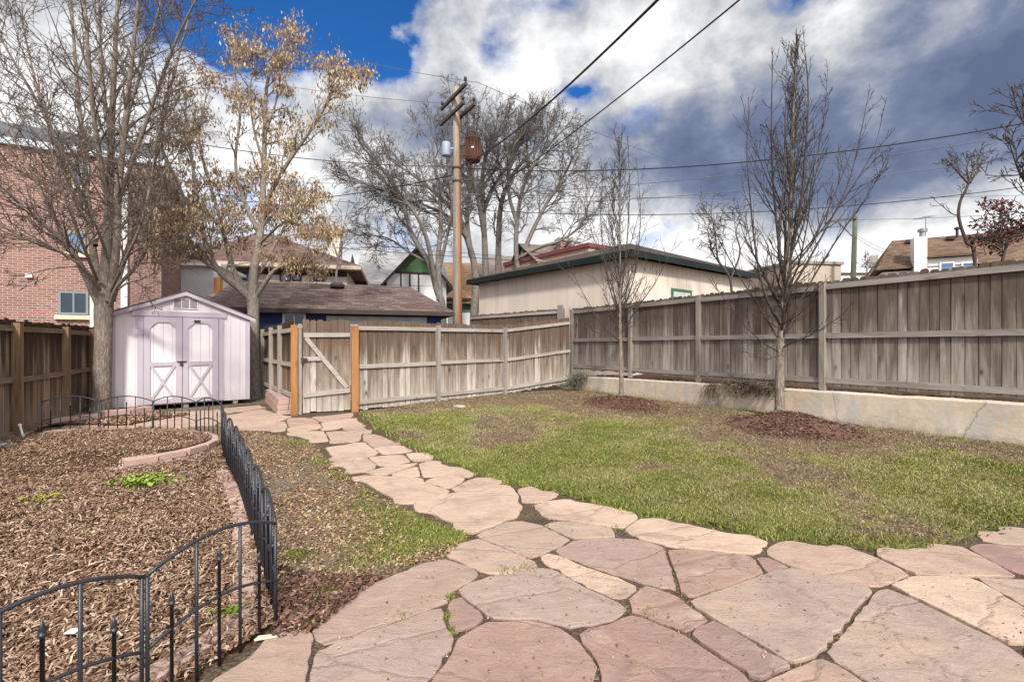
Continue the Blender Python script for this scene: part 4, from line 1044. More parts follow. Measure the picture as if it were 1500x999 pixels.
BARK_F = m_bark('far_bark', (.12, .10, .088), (.20, .175, .153), (.30, .265, .235), .5)
TWIG_F = m_bark('far_twig', (.115, .098, .088), (.175, .15, .135), (.24, .21, .19), .7)

def big_left_tree():
    T = Tree(3); Y = 9.95
    S = dict(seg=(6, 5, 4, 3), n=(4.2, 3.2, 1.5, 0), wander=.12, trop=(.04, .035, .03, .0), ang=(22, 55), ratio=(.42, .66), rmin=.005, max=3, rch=.024)
    def q(*a): return [P(x, y, Y+dy) for x, y, dy in a]
    tr = catmull(q((147, 612, 0), (149, 575, 0), (151, 520, 0), (152, 470, 0), (153, 432, 0)), 5)
    rr = np.interp(np.linspace(0, 1, len(tr)), [0, .06, .2, .6, .85, 1], [.255, .20, .168, .152, .168, .16])
    T.big.append(([Vector(p) for p in tr], list(rr)))
    b = (22, 60)
    T.limb(q((152, 440, 0), (157, 360, 0), (161, 270, .1), (164, 180, .2), (168, 90, .2), (172, 0, .3)), 0.1050, 0.0294, 20, (1.3, 1.3), S, .25)
    T.limb(q((160, 440, -.1), (170, 370, -.3), (174, 290, -.4), (182, 200, -.6), (192, 100, -.7), (203, 0, -.8)), 0.0798, 0.0252, 20, (1.3, 1.3), S, .2)
    T.limb(q((148, 440, .1), (140, 390, .4), (131, 320, .6), (122, 220, .9), (112, 110, 1.1), (104, 0, 1.3)), 0.0840, 0.0252, 20, (1.4, 1.3), S, .2)
    T.limb(q((144, 445, -.1), (126, 405, -.3), (110, 375, -.5), (92, 352, -.6), (55, 322, -.8), (15, 285, -1.0), (-40, 225, -1.2)), 0.0714, 0.0168, 22, (1.3, 1.1), S, .25)
    T.limb(q((164, 440, 0), (176, 400, .3), (192, 350, .6), (214, 290, 1.0), (234, 200, 1.2), (256, 105, 1.4), (280, 15, 1.6)), 0.0630, 0.0168, 22, (1.3, 1.2), S, .2)
    T.limb(q((161, 448, -.1), (172, 420, -.4), (196, 395, -.7), (212, 370, -.9), (219, 335, -1.0), (221, 300, -1.1)), 0.0420, 0.0134, 12, (.9, .9), S, .3)
    T.limb(q((158, 300, .1), (146, 230, -.2), (135, 150, -.5), (128, 60, -.7), (122, -20, -.8)), 0.0588, 0.0185, 16, (1.2, 1.2), S, .15)
    T.limb(q((146, 425, -.2), (120, 390, -.7), (75, 362, -1.1), (30, 342, -1.4), (-30, 318, -1.6)), 0.0378, 0.0118, 16, (1.0, .9), S, .25)
    T.limb(q((140, 360, .3), (110, 290, .8), (80, 210, 1.2), (52, 120, 1.5), (30, 20, 1.7)), 0.0504, 0.0168, 18, (1.3, 1.2), S, .2)
    T.limb(q((172, 300, -.4), (200, 220, -.8), (232, 130, -1.0), (258, 60, -1.2), (292, -10, -1.4)), 0.0420, 0.0134, 16, (1.2, 1.1), S, .2)
    T.limb(q((131, 320, .6), (100, 240, .3), (60, 160, 0), (20, 90, -.3), (-20, 20, -.5)), 0.0420, 0.0134, 18, (1.3, 1.2), S, .2)
    T.limb(q((166, 430, -.2), (186, 415, -.6), (210, 408, -.9), (230, 396, -1.0)), 0.0218, 0.0059, 7, (.7, .5), S, .3)
    T.limb(q((110, 375, -.5), (70, 300, -.2), (30, 220, 0), (-20, 120, .2)), 0.0378, 0.0118, 16, (1.2, 1.1), S, .2)
    T.limb(q((162, 200, .2), (150, 120, .4), (146, 40, .5), (144, -30, .5)), 0.0420, 0.0168, 12, (1.1, 1.1), S, .1)
    T.limb(q((176, 260, -.5), (188, 170, -.2), (215, 80, 0), (236, 0, .1)), 0.0378, 0.0134, 14, (1.1, 1.1), S, .1)
    T.limb(q((158, 380, -.1), (140, 330, -.6), (115, 300, -1.0), (70, 270, -1.3), (25, 250, -1.5)), 0.0294, 0.0084, 14, (1.0, .8), S, .2)
    T.limb(q((165, 350, 0), (188, 320, .2), (215, 290, .3), (250, 240, .4), (282, 200, .5)), 0.0336, 0.0101, 14, (1.0, .9), S, .2)
    T.limb(q((163, 425, -.2), (184, 380, -.9), (206, 330, -1.3), (222, 260, -1.5), (230, 190, -1.6)), 0.0336, 0.0101, 14, (1.0, .9), S, .2)
    T.limb(q((142, 410, -.2), (118, 350, -1.0), (92, 280, -1.5), (70, 200, -1.8)), 0.0336, 0.0101, 14, (1.0, .9), S, .2)
    T.build('bare_tree', 'big bare many-limbed tree growing between the brown fence and the lilac shed', BARK_A, TWIG_A)
big_left_tree()

def golden_tree():
    T = Tree(8); Y = 13.1
    S = dict(seg=(5, 4, 4), n=(4.4, 3, 0), wander=.13, trop=(.05, .03, 0), ang=(25, 60), ratio=(.42, .65), rmin=.006, max=2, rch=.028)
    def q(*a): return [P(x, y, Y+dy) for x, y, dy in a]
    tr = catmull(q((375, 592, 0), (373, 540, 0), (371, 490, 0), (371, 455, 0), (370, 430, 0)), 5)
    rr = np.interp(np.linspace(0, 1, len(tr)), [0, .1, .7, 1], [.21, .165, .145, .165]); T.big.append(([Vector(p) for p in tr], list(rr)))
    T.limb(q((366, 436, 0), (346, 418, -.2), (326, 402, -.4), (306, 372, -.6), (292, 310, -.7), (282, 240, -.8), (272, 165, -.9)), .12, .02, 14, (1.2, 1.0), S, .3)
    T.limb(q((370, 432, 0), (372, 395, 0), (382, 335, .2), (386, 265, .3), (388, 190, .3), (392, 120, .4), (412, 70, .4)), .13, .022, 18, (1.3, 1.1), S, .25)
    T.limb(q((376, 434, 0), (390, 412, -.2), (402, 396, -.3), (418, 388, -.4), (438, 380, -.5)), .07, .022, 7, (.9, .7), S, .3)
    T.limb(q((384, 310, .2), (404, 268, 0), (430, 226, -.2), (456, 190, -.3), (480, 150, -.4), (492, 112, -.4)), .07, .014, 14, (1.0, .7), S, .2)
    T.limb(q((480, 150, -.4), (500, 135, -.5), (518, 118, -.5)), .018, .008, 4, (.5, .5), S, .2)
    T.limb(q((350, 420, -.1), (336, 375, .3), (322, 320, .6), (306, 265, .8), (292, 205, .9), (300, 150, 1.0)), .075, .016, 14, (1.1, 1.0), S, .3)
    T.limb(q((382, 345, .2), (360, 300, .5), (345, 240, .7), (352, 160, .8), (342, 95, .8), (338, 62, .8)), .06, .012, 13, (1.0, .6), S, .2)
    T.limb(q((374, 410, .1), (402, 360, .6), (424, 320, .8), (440, 290, .9)), .06, .014, 10, (1.0, .8), S, .3)
    T.limb(q((326, 402, -.4), (296, 380, -.7), (270, 345, -.9), (252, 290, -1.0), (244, 240, -1.0)), .05, .012, 11, (1.0, .9), S, .2)
    T.limb(q((388, 200, .3), (404, 150, .2), (412, 100, .1), (424, 55, .1)), .035, .01, 8, (.8, .4), S, .2)
    T.limb(q((386, 240, .3), (372, 190, 0), (366, 130, -.2), (380, 85, -.3)), .035, .01, 8, (.8, .5), S, .2)
    T.limb(q((306, 372, -.6), (270, 352, -.3), (245, 330, -.1), (232, 300, 0)), .035, .01, 11, (1.0, .8), S, .1)
    T.limb(q((378, 360, .2), (410, 330, -.6), (440, 312, -.9), (462, 322, -1.0)), .035, .01, 11, (.9, .7), S, .2)
    T.limb(q((330, 350, .4), (320, 330, -.8), (300, 320, -1.2), (280, 330, -1.4)), .035, .01, 10, (.9, .8), S, .2)
    t = T.build('seed_pod_tree', 'tree with pale forked trunk and hanging golden brown seed clusters behind the shed', BARK_B, BARK_B)
    r = np.random.RandomState(4); V = []; mb = MB()
    for (p, d) in T.tips:
        if r.rand() > .33: continue
        low = 1.0 if p[2] < 6.5 else .75
        n = int(r.uniform(14, 62)*low); c = np.array(p); spread = r.uniform(.08, .17)
        o = c+r.normal(0, 1, (n, 3))*spread*np.array([1, 1, .7])-np.array([0, 0, .07])
        L = r.uniform(.05, .15, (n, 1)); a = r.normal(0, .35, (n, 3)); a[:, 2] = -1; a /= np.linalg.norm(a, axis=1)[:, None]
        w = np.cross(a, r.normal(0, 1, (n, 3))); w /= np.linalg.norm(w, axis=1)[:, None]; w *= L*r.uniform(.12, .22, (n, 1))
        nz = np.cross(a, w)
        v = np.stack([o, o+a*L*.45+w+nz*.5, o+a*L, o+a*L*.5-w+nz*.5], 1).reshape(-1, 3)
        mb.add(v, np.arange(n)[:, None]*4+np.array([[0, 1, 2, 3]]))
    mb.build('foliage', m_isle('seed_pod', [(.0, (.10, .058, .03)), (.3, (.225, .14, .075)), (.6, (.36, .25, .145)), (.85, (.50, .385, .25)), (1, (.62, .52, .39))]), t)
golden_tree()

def pear(seed, px, pyb, Y, trunk_pts, limbs, label, rb, nshoot, hts, spread):
    """columnar young tree: straight leader with steep ascending shoots"""
    T = Tree(seed)
    S = dict(seg=(7, 5, 3), n=(9, 3, 0), wander=.075, trop=(.13, .12, .08), ang=(22, 50), ratio=(.22, .40), rmin=.0048, max=2, rch=.017)
    b = P(px, pyb, Y); T.big.append(([Vector((b[0], b[1], -.05)), Vector((b[0], b[1], .05)), Vector((b[0], b[1], .25))], [rb*1.5, rb*1.18, rb*1.02]))
    c = catmull([P(x, y, Y) for x, y in trunk_pts], 6); k = len(c); rr = np.interp(np.linspace(0, 1, k), [0, .15, .3, 1], [rb*1.02, rb*.95, rb*.75, .006]); T.big.append(([Vector(q) for q in c], list(rr)))
    z = c[:, 2]; z0, z1 = hts
    for j in range(nshoot):
        f = (j+T.r.random())/nshoot; h = z0+(z1-z0)*f**1.05; i = int(np.searchsorted(z, h)); i = max(1, min(k-1, i)); q = Vector(c[i])
        q.z = h if h < z[-1] else z[-1]
        az = T.r.uniform(0, 2*math.pi); inc = math.radians(T.r.uniform(14, 46)*(1-f)**1.1*spread+T.r.uniform(6, 13))
        d = Vector((math.cos(az)*math.sin(inc), math.sin(az)*math.sin(inc), math.cos(inc)))
        L = (1.0+1.5*math.sin(math.pi*min(1, f*1.1+.12)))*T.r.uniform(.6, 1.15); L = min(L, max(.35, (z[-1]-h)*.95))
        T.twig(q, d, L, max(.006, float(rr[i])*.48), 0, S)
    for j in range(26):   # fine low shoots round the base of the crown
        q = Vector(c[int(T.r.uniform(.22, .42)*k)]); q.z = T.r.uniform(hts[0]-.15, hts[0]+1.1)
        az = T.r.uniform(0, 2*math.pi); inc = math.radians(T.r.uniform(35, 72)); T.twig(q, Vector((math.cos(az)*math.sin(inc), math.sin(az)*math.sin(inc), math.cos(inc))), T.r.uniform(.5, 1.15), .009, 1, S)
    for l, r0, r1, n, Lc in limbs:
        T.limb([P(x, y, Y+dy) for x, y, dy in l], r0, r1, n, Lc, S, .15, 1, False, (20, 50))
    return T.build('young_tree', label, BARK_P, TWIG_P, (b[0], b[1], 0), None)
pear(14, 1142, 615, 9.4, [(1142, 606), (1142, 560), (1143, 510), (1147, 450), (1154, 380), (1159, 300), (1161, 200), (1164, 110), (1167, 42)], [
    ([(1144, 500, 0), (1168, 450, -.3), (1200, 392, -.5), (1240, 330, -.6), (1272, 285, -.7), (1298, 235, -.7)], .028, .006, 16, (.55, .4)),
    ([(1150, 440, .1), (1185, 380, .4), (1218, 320, .5), (1244, 265, .6), (1262, 190, .6), (1270, 150, .6)], .028, .006, 15, (.6, .4)),
    ([(1145, 480, 0), (1120, 430, -.3), (1106, 360, -.4), (1098, 280, -.5), (1094, 220, -.5), (1098, 160, -.5)], .028, .006, 15, (.55, .4)),
    ([(1142, 500, 0), (1112, 450, .2), (1080, 400, .3), (1050, 345, .4), (1030, 300, .5)], .024, .005, 14, (.6, .4)),
    ([(1150, 420, 0), (1140, 350, .2), (1132, 260, .3), (1130, 170, .3), (1132, 90, .3)], .032, .006, 15, (.5, .35)),
    ([(1155, 390, 0), (1172, 310, -.2), (1180, 220, -.3), (1184, 140, -.3), (1178, 62, -.3)], .032, .006, 15, (.5, .35)),
    ([(1152, 430, -.1), (1140, 360, -.4), (1148, 270, -.5), (1150, 180, -.5), (1152, 90, -.5)], .03, .006, 14, (.5, .35)),
    ([(1145, 510, 0), (1165, 500, -.4), (1200, 485, -.6), (1232, 462, -.8)], .016, .005, 10, (.5, .35)),
    ([(1140, 515, 0), (1115, 500, -.3), (1085, 470, -.6), (1056, 430, -.8)], .016, .005, 10, (.5, .35)),
    ([(1160, 330, .1), (1190, 250, .3), (1206, 180, .4), (1212, 110, .4)], .02, .005, 12, (.5, .35)),
    ([(1144, 520, 0), (1120, 525, -.5), (1090, 515, -.7)], .010, .004, 6, (.4, .3)),
    ], 'taller bare young tree with steep branches in the nearer mulch mound by the wall', .088, 44, (1.7, 6.8), 1.0)
pear(23, 910, 585, 12.8, [(910, 578), (910, 540), (909, 500), (908, 440), (908, 360), (908, 270), (908, 185)], [
    ([(909, 500, 0), (885, 480, -.3), (860, 440, -.4), (836, 395, -.5)], .016, .005, 10, (.6, .4)),
    ([(909, 490, 0), (935, 450, -.2), (962, 410, -.3), (985, 365, -.4)], .018, .005, 10, (.6, .4)),
    ([(908, 470, 0), (930, 400, .2), (938, 320, .3), (934, 250, .3)], .022, .006, 10, (.55, .4)),
    ([(908, 470, 0), (888, 400, .2), (880, 320, .3), (884, 250, .3)], .022, .006, 10, (.55, .4)),
    ([(908, 500, 0), (890, 490, -.4), (868, 485, -.5), (845, 470, -.6)], .010, .005, 6, (.5, .4)),
    ([(909, 440, 0), (918, 360, .1), (922, 280, .1), (920, 215, .1)], .022, .006, 10, (.5, .35)),
    ], 'thinner bare young tree in the far mulch mound near the fence corner', .062, 34, (1.65, 6.4), .95)

def far_tree(name, label, seed, base, Y, limbs, S, r0, mat=BARK_F, tw=TWIG_F, zb=None):
    T = Tree(seed)
    for i, (pts, a, b, n, Lc) in enumerate(limbs):
        q = [P(x, y, Y+dy) for x, y, dy in pts]
        if i == 0 and zb is not None: q = [(q[0][0], q[0][1], zb)]+q
        T.limb(q, a, b, n, Lc, S, .3 if i else .45)
    return T.build(name, label, mat, tw, tuple(T.big[0][0][0]), None, 7, .05)
SF = dict(seg=(6, 5, 4, 3), n=(7, 5, 3, 0), wander=.15, trop=(.05, .03, .0, -.03), ang=(20, 55), ratio=(.42, .7), rmin=.0095, max=3, rch=.06)
far_tree('street_tree', 'grey bare street tree in front of the green gabled house', 31, None, 27, [
    ([(648, 452, 0), (640, 425, 0), (628, 385, 0), (604, 345, 0), (590, 300, 0), (566, 255, -.5), (540, 225, -1)], .24, .05, 12, (3.4, 2.2)),
    ([(644, 440, 0), (642, 380, .5), (646, 320, 1), (640, 260, 1.5), (632, 200, 2)], .19, .05, 12, (3.2, 2.2)),
    ([(640, 425, 0), (625, 350, -.8), (606, 310, -1.2), (580, 285, -1.5), (548, 275, -2), (520, 262, -2.2)], .14, .04, 12, (2.8, 1.8)),
    ([(642, 400, .5), (655, 345, .2), (662, 300, 0), (655, 240, -.5)], .12, .04, 9, (2.6, 1.8)),
    ([(628, 385, 0), (600, 370, .5), (570, 350, 1), (540, 345, 1)], .09, .03, 9, (2.2, 1.5)),
    ], SF, .25, zb=-.1)
far_tree('street_tree', 'tall grey bare tree with curved trunk right behind the utility pole', 37, None, 30, [
    ([(694, 470, 0), (697, 420, 0), (694, 385, 0), (684, 350, 0), (672, 318, 0), (645, 290, 0), (612, 262, 0), (580, 240, 0)], .30, .06, 12, (3.4, 2.4)),
    ([(690, 375, 0), (684, 320, .5), (690, 260, 1), (680, 200, 1), (662, 150, 1)], .18, .05, 12, (3.0, 1.8)),
    ([(684, 350, 0), (660, 320, -1), (620, 300, -1.5), (575, 290, -2)], .13, .04, 10, (2.6, 1.8)),
    ], SF, .3, zb=-.1)
far_tree('street_tree', 'bare double trunked tree with wide crown above the beige garage ridge', 41, None, 32, [
    ([(713, 470, 0), (712, 420, 0), (710, 360, 0), (708, 310, 0), (707, 255, 0), (716, 215, 0), (732, 190, 0)], .30, .07, 14, (3.6, 2.2)),
    ([(728, 470, 1), (730, 420, 1), (730, 365, 1), (734, 300, 1.4), (752, 255, 1.6), (778, 225, 2), (800, 200, 2)], .28, .07, 14, (3.4, 2.2)),
    ([(710, 350, 0), (700, 290, -1), (690, 235, -1.6), (700, 180, -2)], .17, .05, 12, (3.0, 1.8)),
    ([(708, 310, 0), (722, 275, 0), (745, 240, -1), (760, 200, -1)], .14, .05, 10, (3.0, 1.8)),
    ], SF, .3, zb=-.1)
far_tree('street_tree', 'bare round crowned tree rising over the beige garage roof', 43, None, 31, [
    ([(765, 470, 0), (762, 420, 0), (756, 370, 0), (758, 320, 0), (768, 270, 0), (790, 230, 0), (815, 200, 0)], .25, .06, 14, (3.2, 2.2)),
    ([(758, 400, 0), (775, 350, 1), (800, 300, 1.4), (825, 260, 1.6), (845, 220, 2)], .18, .05, 14, (3.0, 2.0)),
    ([(757, 380, 0), (792, 362, -.8), (822, 352, -1), (850, 330, -1), (866, 290, -1)], .13, .04, 12, (2.6, 2.0)),
    ([(758, 330, 0), (745, 280, 0), (752, 220, -1), (770, 190, -1)], .14, .05, 12, (2.8, 1.8)),
    ], SF, .3, zb=-.1)
SB = dict(seg=(5, 4, 3), n=(4, 3, 0), wander=.16, trop=(.05, .03, 0), ang=(20, 55), ratio=(.4, .65), rmin=.008, max=2, rch=.03)
far_tree('alley_tree', 'small bare tree between the beige garage and the tall grey fence', 51, None, 15.5, [
    ([(1072, 440, 0), (1068, 405, 0), (1052, 380, 0), (1048, 345, 0), (1042, 315, 0)], .05, .014, 9, (1.1, .8)),
    ([(1070, 410, 0), (1084, 370, .3), (1078, 340, .5), (1086, 320, .5)], .035, .012, 7, (.9, .7)),
    ([(1068, 405, 0), (1044, 370, -.4), (1036, 335, -.6)], .03, .011, 7, (.9, .6))], SB, .05, TWIG_P, TWIG_P, zb=.55)
far_tree('alley_tree', 'bare leaning tree with small round crown above the tan roofed house', 53, None, 17, [
    ([(1428, 380, 0), (1416, 355, 0), (1405, 322, 0), (1406, 298, 0), (1416, 276, 0), (1421, 262, 0)], .065, .032, 4, (.8, .8)),
    ([(1421, 268, 0), (1432, 250, .2), (1440, 235, .3)], .04, .015, 6, (.9, .6)), ([(1419, 270, 0), (1405, 255, -.3), (1395, 245, -.4)], .035, .012, 6, (.9, .6)),
    ([(1420, 268, 0), (1416, 250, .3), (1420, 236, .4)], .035, .012, 6, (.8, .5))], SB, .1, TWIG_P, TWIG_P, zb=.5)
def red_tree():
    T = Tree(57); Y = 10.5
    for l, a, b, n, Lc in [([(1560, 470, 0), (1555, 380, 0), (1540, 300, 0), (1520, 230, 0), (1500, 170, 0)], .10, .02, 12, (1.2, .9)),
        ([(1545, 320, 0), (1520, 290, -.2), (1495, 255, -.3), (1480, 215, -.3)], .05, .01, 10, (.8, .6)),
        ([(1550, 380, 0), (1520, 350, -.3), (1490, 325, -.5), (1462, 318, -.6)], .05, .01, 12, (.7, .5)),
        ([(1468, 400, -.2), (1470, 375, -.2), (1480, 350, -.2), (1500, 330, -.2)], .04, .01, 9, (.6, .5)),
        ([(1548, 360, .2), (1515, 335, .4), (1485, 345, .5), (1455, 352, .6)], .035, .01, 12, (.6, .5))]:
        q = [P(x, y, Y+d) for x, y, d in l]; T.limb(q, a, b, n, Lc, SB, .25)
    T.big[0][0].insert(0, Vector((T.big[0][0][0].x, T.big[0][0][0].y, .5))); T.big[0][1].insert(0, .11)
    T.big[3][0].insert(0, Vector((T.big[3][0][0].x, T.big[3][0][0].y, .5))); T.big[3][1].insert(0, .045)
    t = T.build('red_leaf_tree', 'bare tree keeping some dark red leaves behind the tall fence at the right', TWIG_P, TWIG_P)
    r = np.random.RandomState(6); mb = MB()
    for p, d in T.tips:
        if p[2] > ZZ(290, Y) or r.rand() > .4: continue
        n = r.randint(2, 6); o = np.array(p)+r.normal(0, .07, (n, 3)); a = r.normal(0, 1, (n, 3)); a /= np.linalg.norm(a, axis=1)[:, None]; w = np.cross(a, r.normal(0, 1, (n, 3))); w /= np.linalg.norm(w, axis=1)[:, None]
        L = r.uniform(.03, .06, (n, 1)); mb.add(np.stack([o-a*L, o+w*L*.5, o+a*L, o-w*L*.5], 1).reshape(-1, 3), np.arange(n)[:, None]*4+np.array([[0, 1, 2, 3]]))
    mb.build('foliage', m_isle('red_leaf', [(.0, (.05, .014, .014)), (.6, (.14, .035, .03)), (1, (.25, .09, .06))]), t)
red_tree()
far_tree('alley_tree', 'thin bare tree beside the cream chimney of the brown roofed house', 61, None, 24, [
    ([(492, 420, 0), (496, 380, 0), (500, 350, 0), (506, 320, 0)], .08, .02, 8, (1.6, 1.0)), ([(496, 380, 0), (484, 345, 0), (474, 318, 0)], .05, .015, 6, (1.3, .9))], SB, .05, zb=-.1)
far_tree('alley_tree', 'small bare bush by the far chimney left of the tan roofed house', 63, None, 22, [
    ([(1272, 420, 0), (1270, 398, 0), (1268, 386, 0)], .04, .014, 8, (.6, .5)), ([(1272, 405, 0), (1280, 392, 0), (1284, 386, 0)], .03, .012, 6, (.5, .4))], SB, .05, zb=.4)
# ------------------------------------------------------------------ buildings
GLASS = Mat('window_glass', .08, .6).base((.025, .035, .05)).m
GLASS_B = Mat('blue_window_glass', .08, .7).base((.10, .17, .32)).m
CURTAIN = m_plain('pale_blind', (.55, .56, .56), .8, .05)
class House:
    def __init__(s, name, label, A, B, depth, zb=0.0, cat='building'):
        s.A = np.array(A, float); B = np.array(B, float); s.u = unit(B-s.A); s.W = np.linalg.norm(B-s.A); s.v = np.array([-s.u[1], s.u[0]])
        s.D = depth; s.zb = zb; c = (s.A+B)/2+s.v*depth/2
        s.t = thing(name, label, cat, (c[0], c[1], zb))
        s.u3 = np.array([s.u[0], s.u[1], 0]); s.v3 = np.array([s.v[0], s.v[1], 0]); s.z3 = np.array([0, 0, 1.])
    def p(s, a, b, z): return np.array([s.A[0], s.A[1], 0])+s.u3*a+s.v3*b+s.z3*z
    def s_of(s, px, b=0.0):
        o = s.A+s.v*b; k = (px-CX)/F; return (k*o[1]-o[0])/(s.u[0]-k*s.u[1])
    def depth_of(s, px, b=0.0):
        a = s.s_of(px, b); return s.p(a, b, 0)[1]
    def box(s, a0, a1, b0, b1, z0, z1): return MB().box(s.p(a0, b0, z0), s.u3*(a1-a0), s.v3*(b1-b0), s.z3*(z1-z0))
    def part(s, name, mb, mat, parent=None, label=None): return mb.build(name, mat, parent or s.t, label=label)
    def wall(s, mat, z1, gable=None):
        m = s.box(0, s.W, 0, s.D, s.zb-.2, z1)
        return s.part('wall', m, mat)
    def siding(s, mat, z1, side='front', w=.2):
        """grooved vertical boards just proud of the wall"""
        L = s.W if side == 'front' else s.D; n = int(L/w); w = L/n; m = MB()
        for i in range(n):
            if side == 'front': m.box(s.p(i*w+.005, -.018, s.zb-.2), s.u3*(w-.01), s.v3*.015, s.z3*(z1-s.zb+.2))
            elif side == 'left': m.box(s.p(-.018, i*w+.005, s.zb-.2), s.v3*(w-.01), s.u3*.015, s.z3*(z1-s.zb+.2))
            else: m.box(s.p(s.W+.003, i*w+.005, s.zb-.2), s.v3*(w-.01), s.u3*.015, s.z3*(z1-s.zb+.2))
        return s.part('siding', m, mat)
    def hip(s, mat, ze, zr, ov, r0, r1, th=.06, bmid=None):
        """hip roof, ridge along the front between a=r0 and a=r1"""
        bm_ = s.D/2 if bmid is None else bmid
        e = [s.p(-ov, -ov, ze), s.p(s.W+ov, -ov, ze), s.p(s.W+ov, s.D+ov, ze), s.p(-ov, s.D+ov, ze)]; k0 = s.p(r0, bm_, zr); k1 = s.p(r1, bm_, zr); m = MB()
        V = e+[k0, k1]+[q-s.z3*th for q in e]
        m.add(V, [0, 1, 5, 4], [2, 3, 4, 5], [[1, 2, 5], [3, 0, 4]], [[6, 7, 1, 0], [7, 8, 2, 1], [8, 9, 3, 2], [9, 6, 0, 3], [9, 8, 7, 6]])
        return s.part('roof', m, mat)
    def gable(s, mat, ze, zr, ov, th=.1, along=True, ovs=.3, fill=None):
        m = MB(); hd = (s.D if along else s.W)/2; sl = (zr-ze)/hd
        for sg in (-1, 1):
            if along:
                b1 = hd+sg*(hd+ov); z1 = ze-sl*ov; pts = [s.p(-ovs, hd, zr), s.p(-ovs, b1, z1), s.p(-ovs, b1, z1+th), s.p(-ovs, hd, zr+th)]; m.prism(pts, s.u3*(s.W+2*ovs))
            else:
                a1 = hd+sg*(hd+ov); z1 = ze-sl*ov; pts = [s.p(hd, -ovs, zr), s.p(a1, -ovs, z1), s.p(a1, -ovs, z1+th), s.p(hd, -ovs, zr+th)]; m.prism(pts, s.v3*(s.D+2*ovs))
        rf = s.part('roof', m, mat)
        if fill:
            g = MB(); zt = zr-.12; zl = ze-sl*.02
            if along:
                for a in (.01, s.W-.11): g.prism([s.p(a, .01, zl-.25), s.p(a, s.D-.01, zl-.25), s.p(a, s.D-.01, zl-.05), s.p(a, hd, zt), s.p(a, .01, zl-.05)], s.u3*.1)
            s.part('gable_wall', g, fill)
        return rf
    def fascia(s, mat, ze, ov, h=.16, sides=('f', 'l', 'r'), nm='fascia'):
        m = MB(); o = ov+.012
        if 'f' in sides: m.box(s.p(-o, -o, ze-h), s.u3*(s.W+2*o), s.v3*.03, s.z3*(h-.012))
        if 'l' in sides: m.box(s.p(-o, -o+.032, ze-h), s.u3*.03, s.v3*(s.D+o), s.z3*(h-.012))
        if 'r' in sides: m.box(s.p(s.W+o-.03, -o+.032, ze-h), s.u3*.03, s.v3*(s.D+o), s.z3*(h-.012))
        s.part(nm, m, mat)
        m = s.box(-ov, s.W+ov, -ov, -.03, ze-h+.03, ze-h+.045); s.part('soffit', m, mat)
    def window(s, a0, a1, z0, z1, frame, glass=None, b=0.0, fw=.06, mull=True, sill=None, proud=.05):
        g = glass or GLASS
        m = MB(); f = b-proud
        m.box(s.p(a0, f, z0), s.u3*fw, s.v3*(proud-.003), s.z3*(z1-z0)); m.box(s.p(a1-fw, f, z0), s.u3*fw, s.v3*(proud-.003), s.z3*(z1-z0))
        m.box(s.p(a0+fw, f, z0), s.u3*(a1-a0-2*fw), s.v3*(proud-.003), s.z3*fw); m.box(s.p(a0+fw, f, z1-fw), s.u3*(a1-a0-2*fw), s.v3*(proud-.003), s.z3*fw)
        if mull: m.box(s.p((a0+a1)/2-fw*.35, f+.005, z0+fw), s.u3*fw*.7, s.v3*(proud-.01), s.z3*(z1-z0-2*fw))
        w = s.part('window', m, frame)
        m = MB(); m.box(s.p(a0+fw*.5, f+.02, z0+fw*.5), s.u3*(a1-a0-fw), s.v3*.01, s.z3*(z1-z0-fw)); m.build('pane', g, w)
        if sill: m = MB(); m.box(s.p(a0-.08, f-.06, z0-.15), s.u3*(a1-a0+.16), s.v3*(.06+proud-.004), s.z3*.13); m.build('sill', sill, w)
        return w
    def px_window(s, x0, x1, y0, y1, frame, glass=None, b=0.0, **k):
        Y = s.depth_of((x0+x1)/2, b); return s.window(s.s_of(x0, b), s.s_of(x1, b), ZZ(y1, Y), ZZ(y0, Y), frame, glass, b, **k)
DARKTRIM = m_plain('dark_trim', (.05, .035, .03), .7); WHITEP = m_plain('white_paint', (.74, .73, .70), .6, .05); CREAM = m_plain('cream_stucco', (.60, .55, .46), .85, .08)
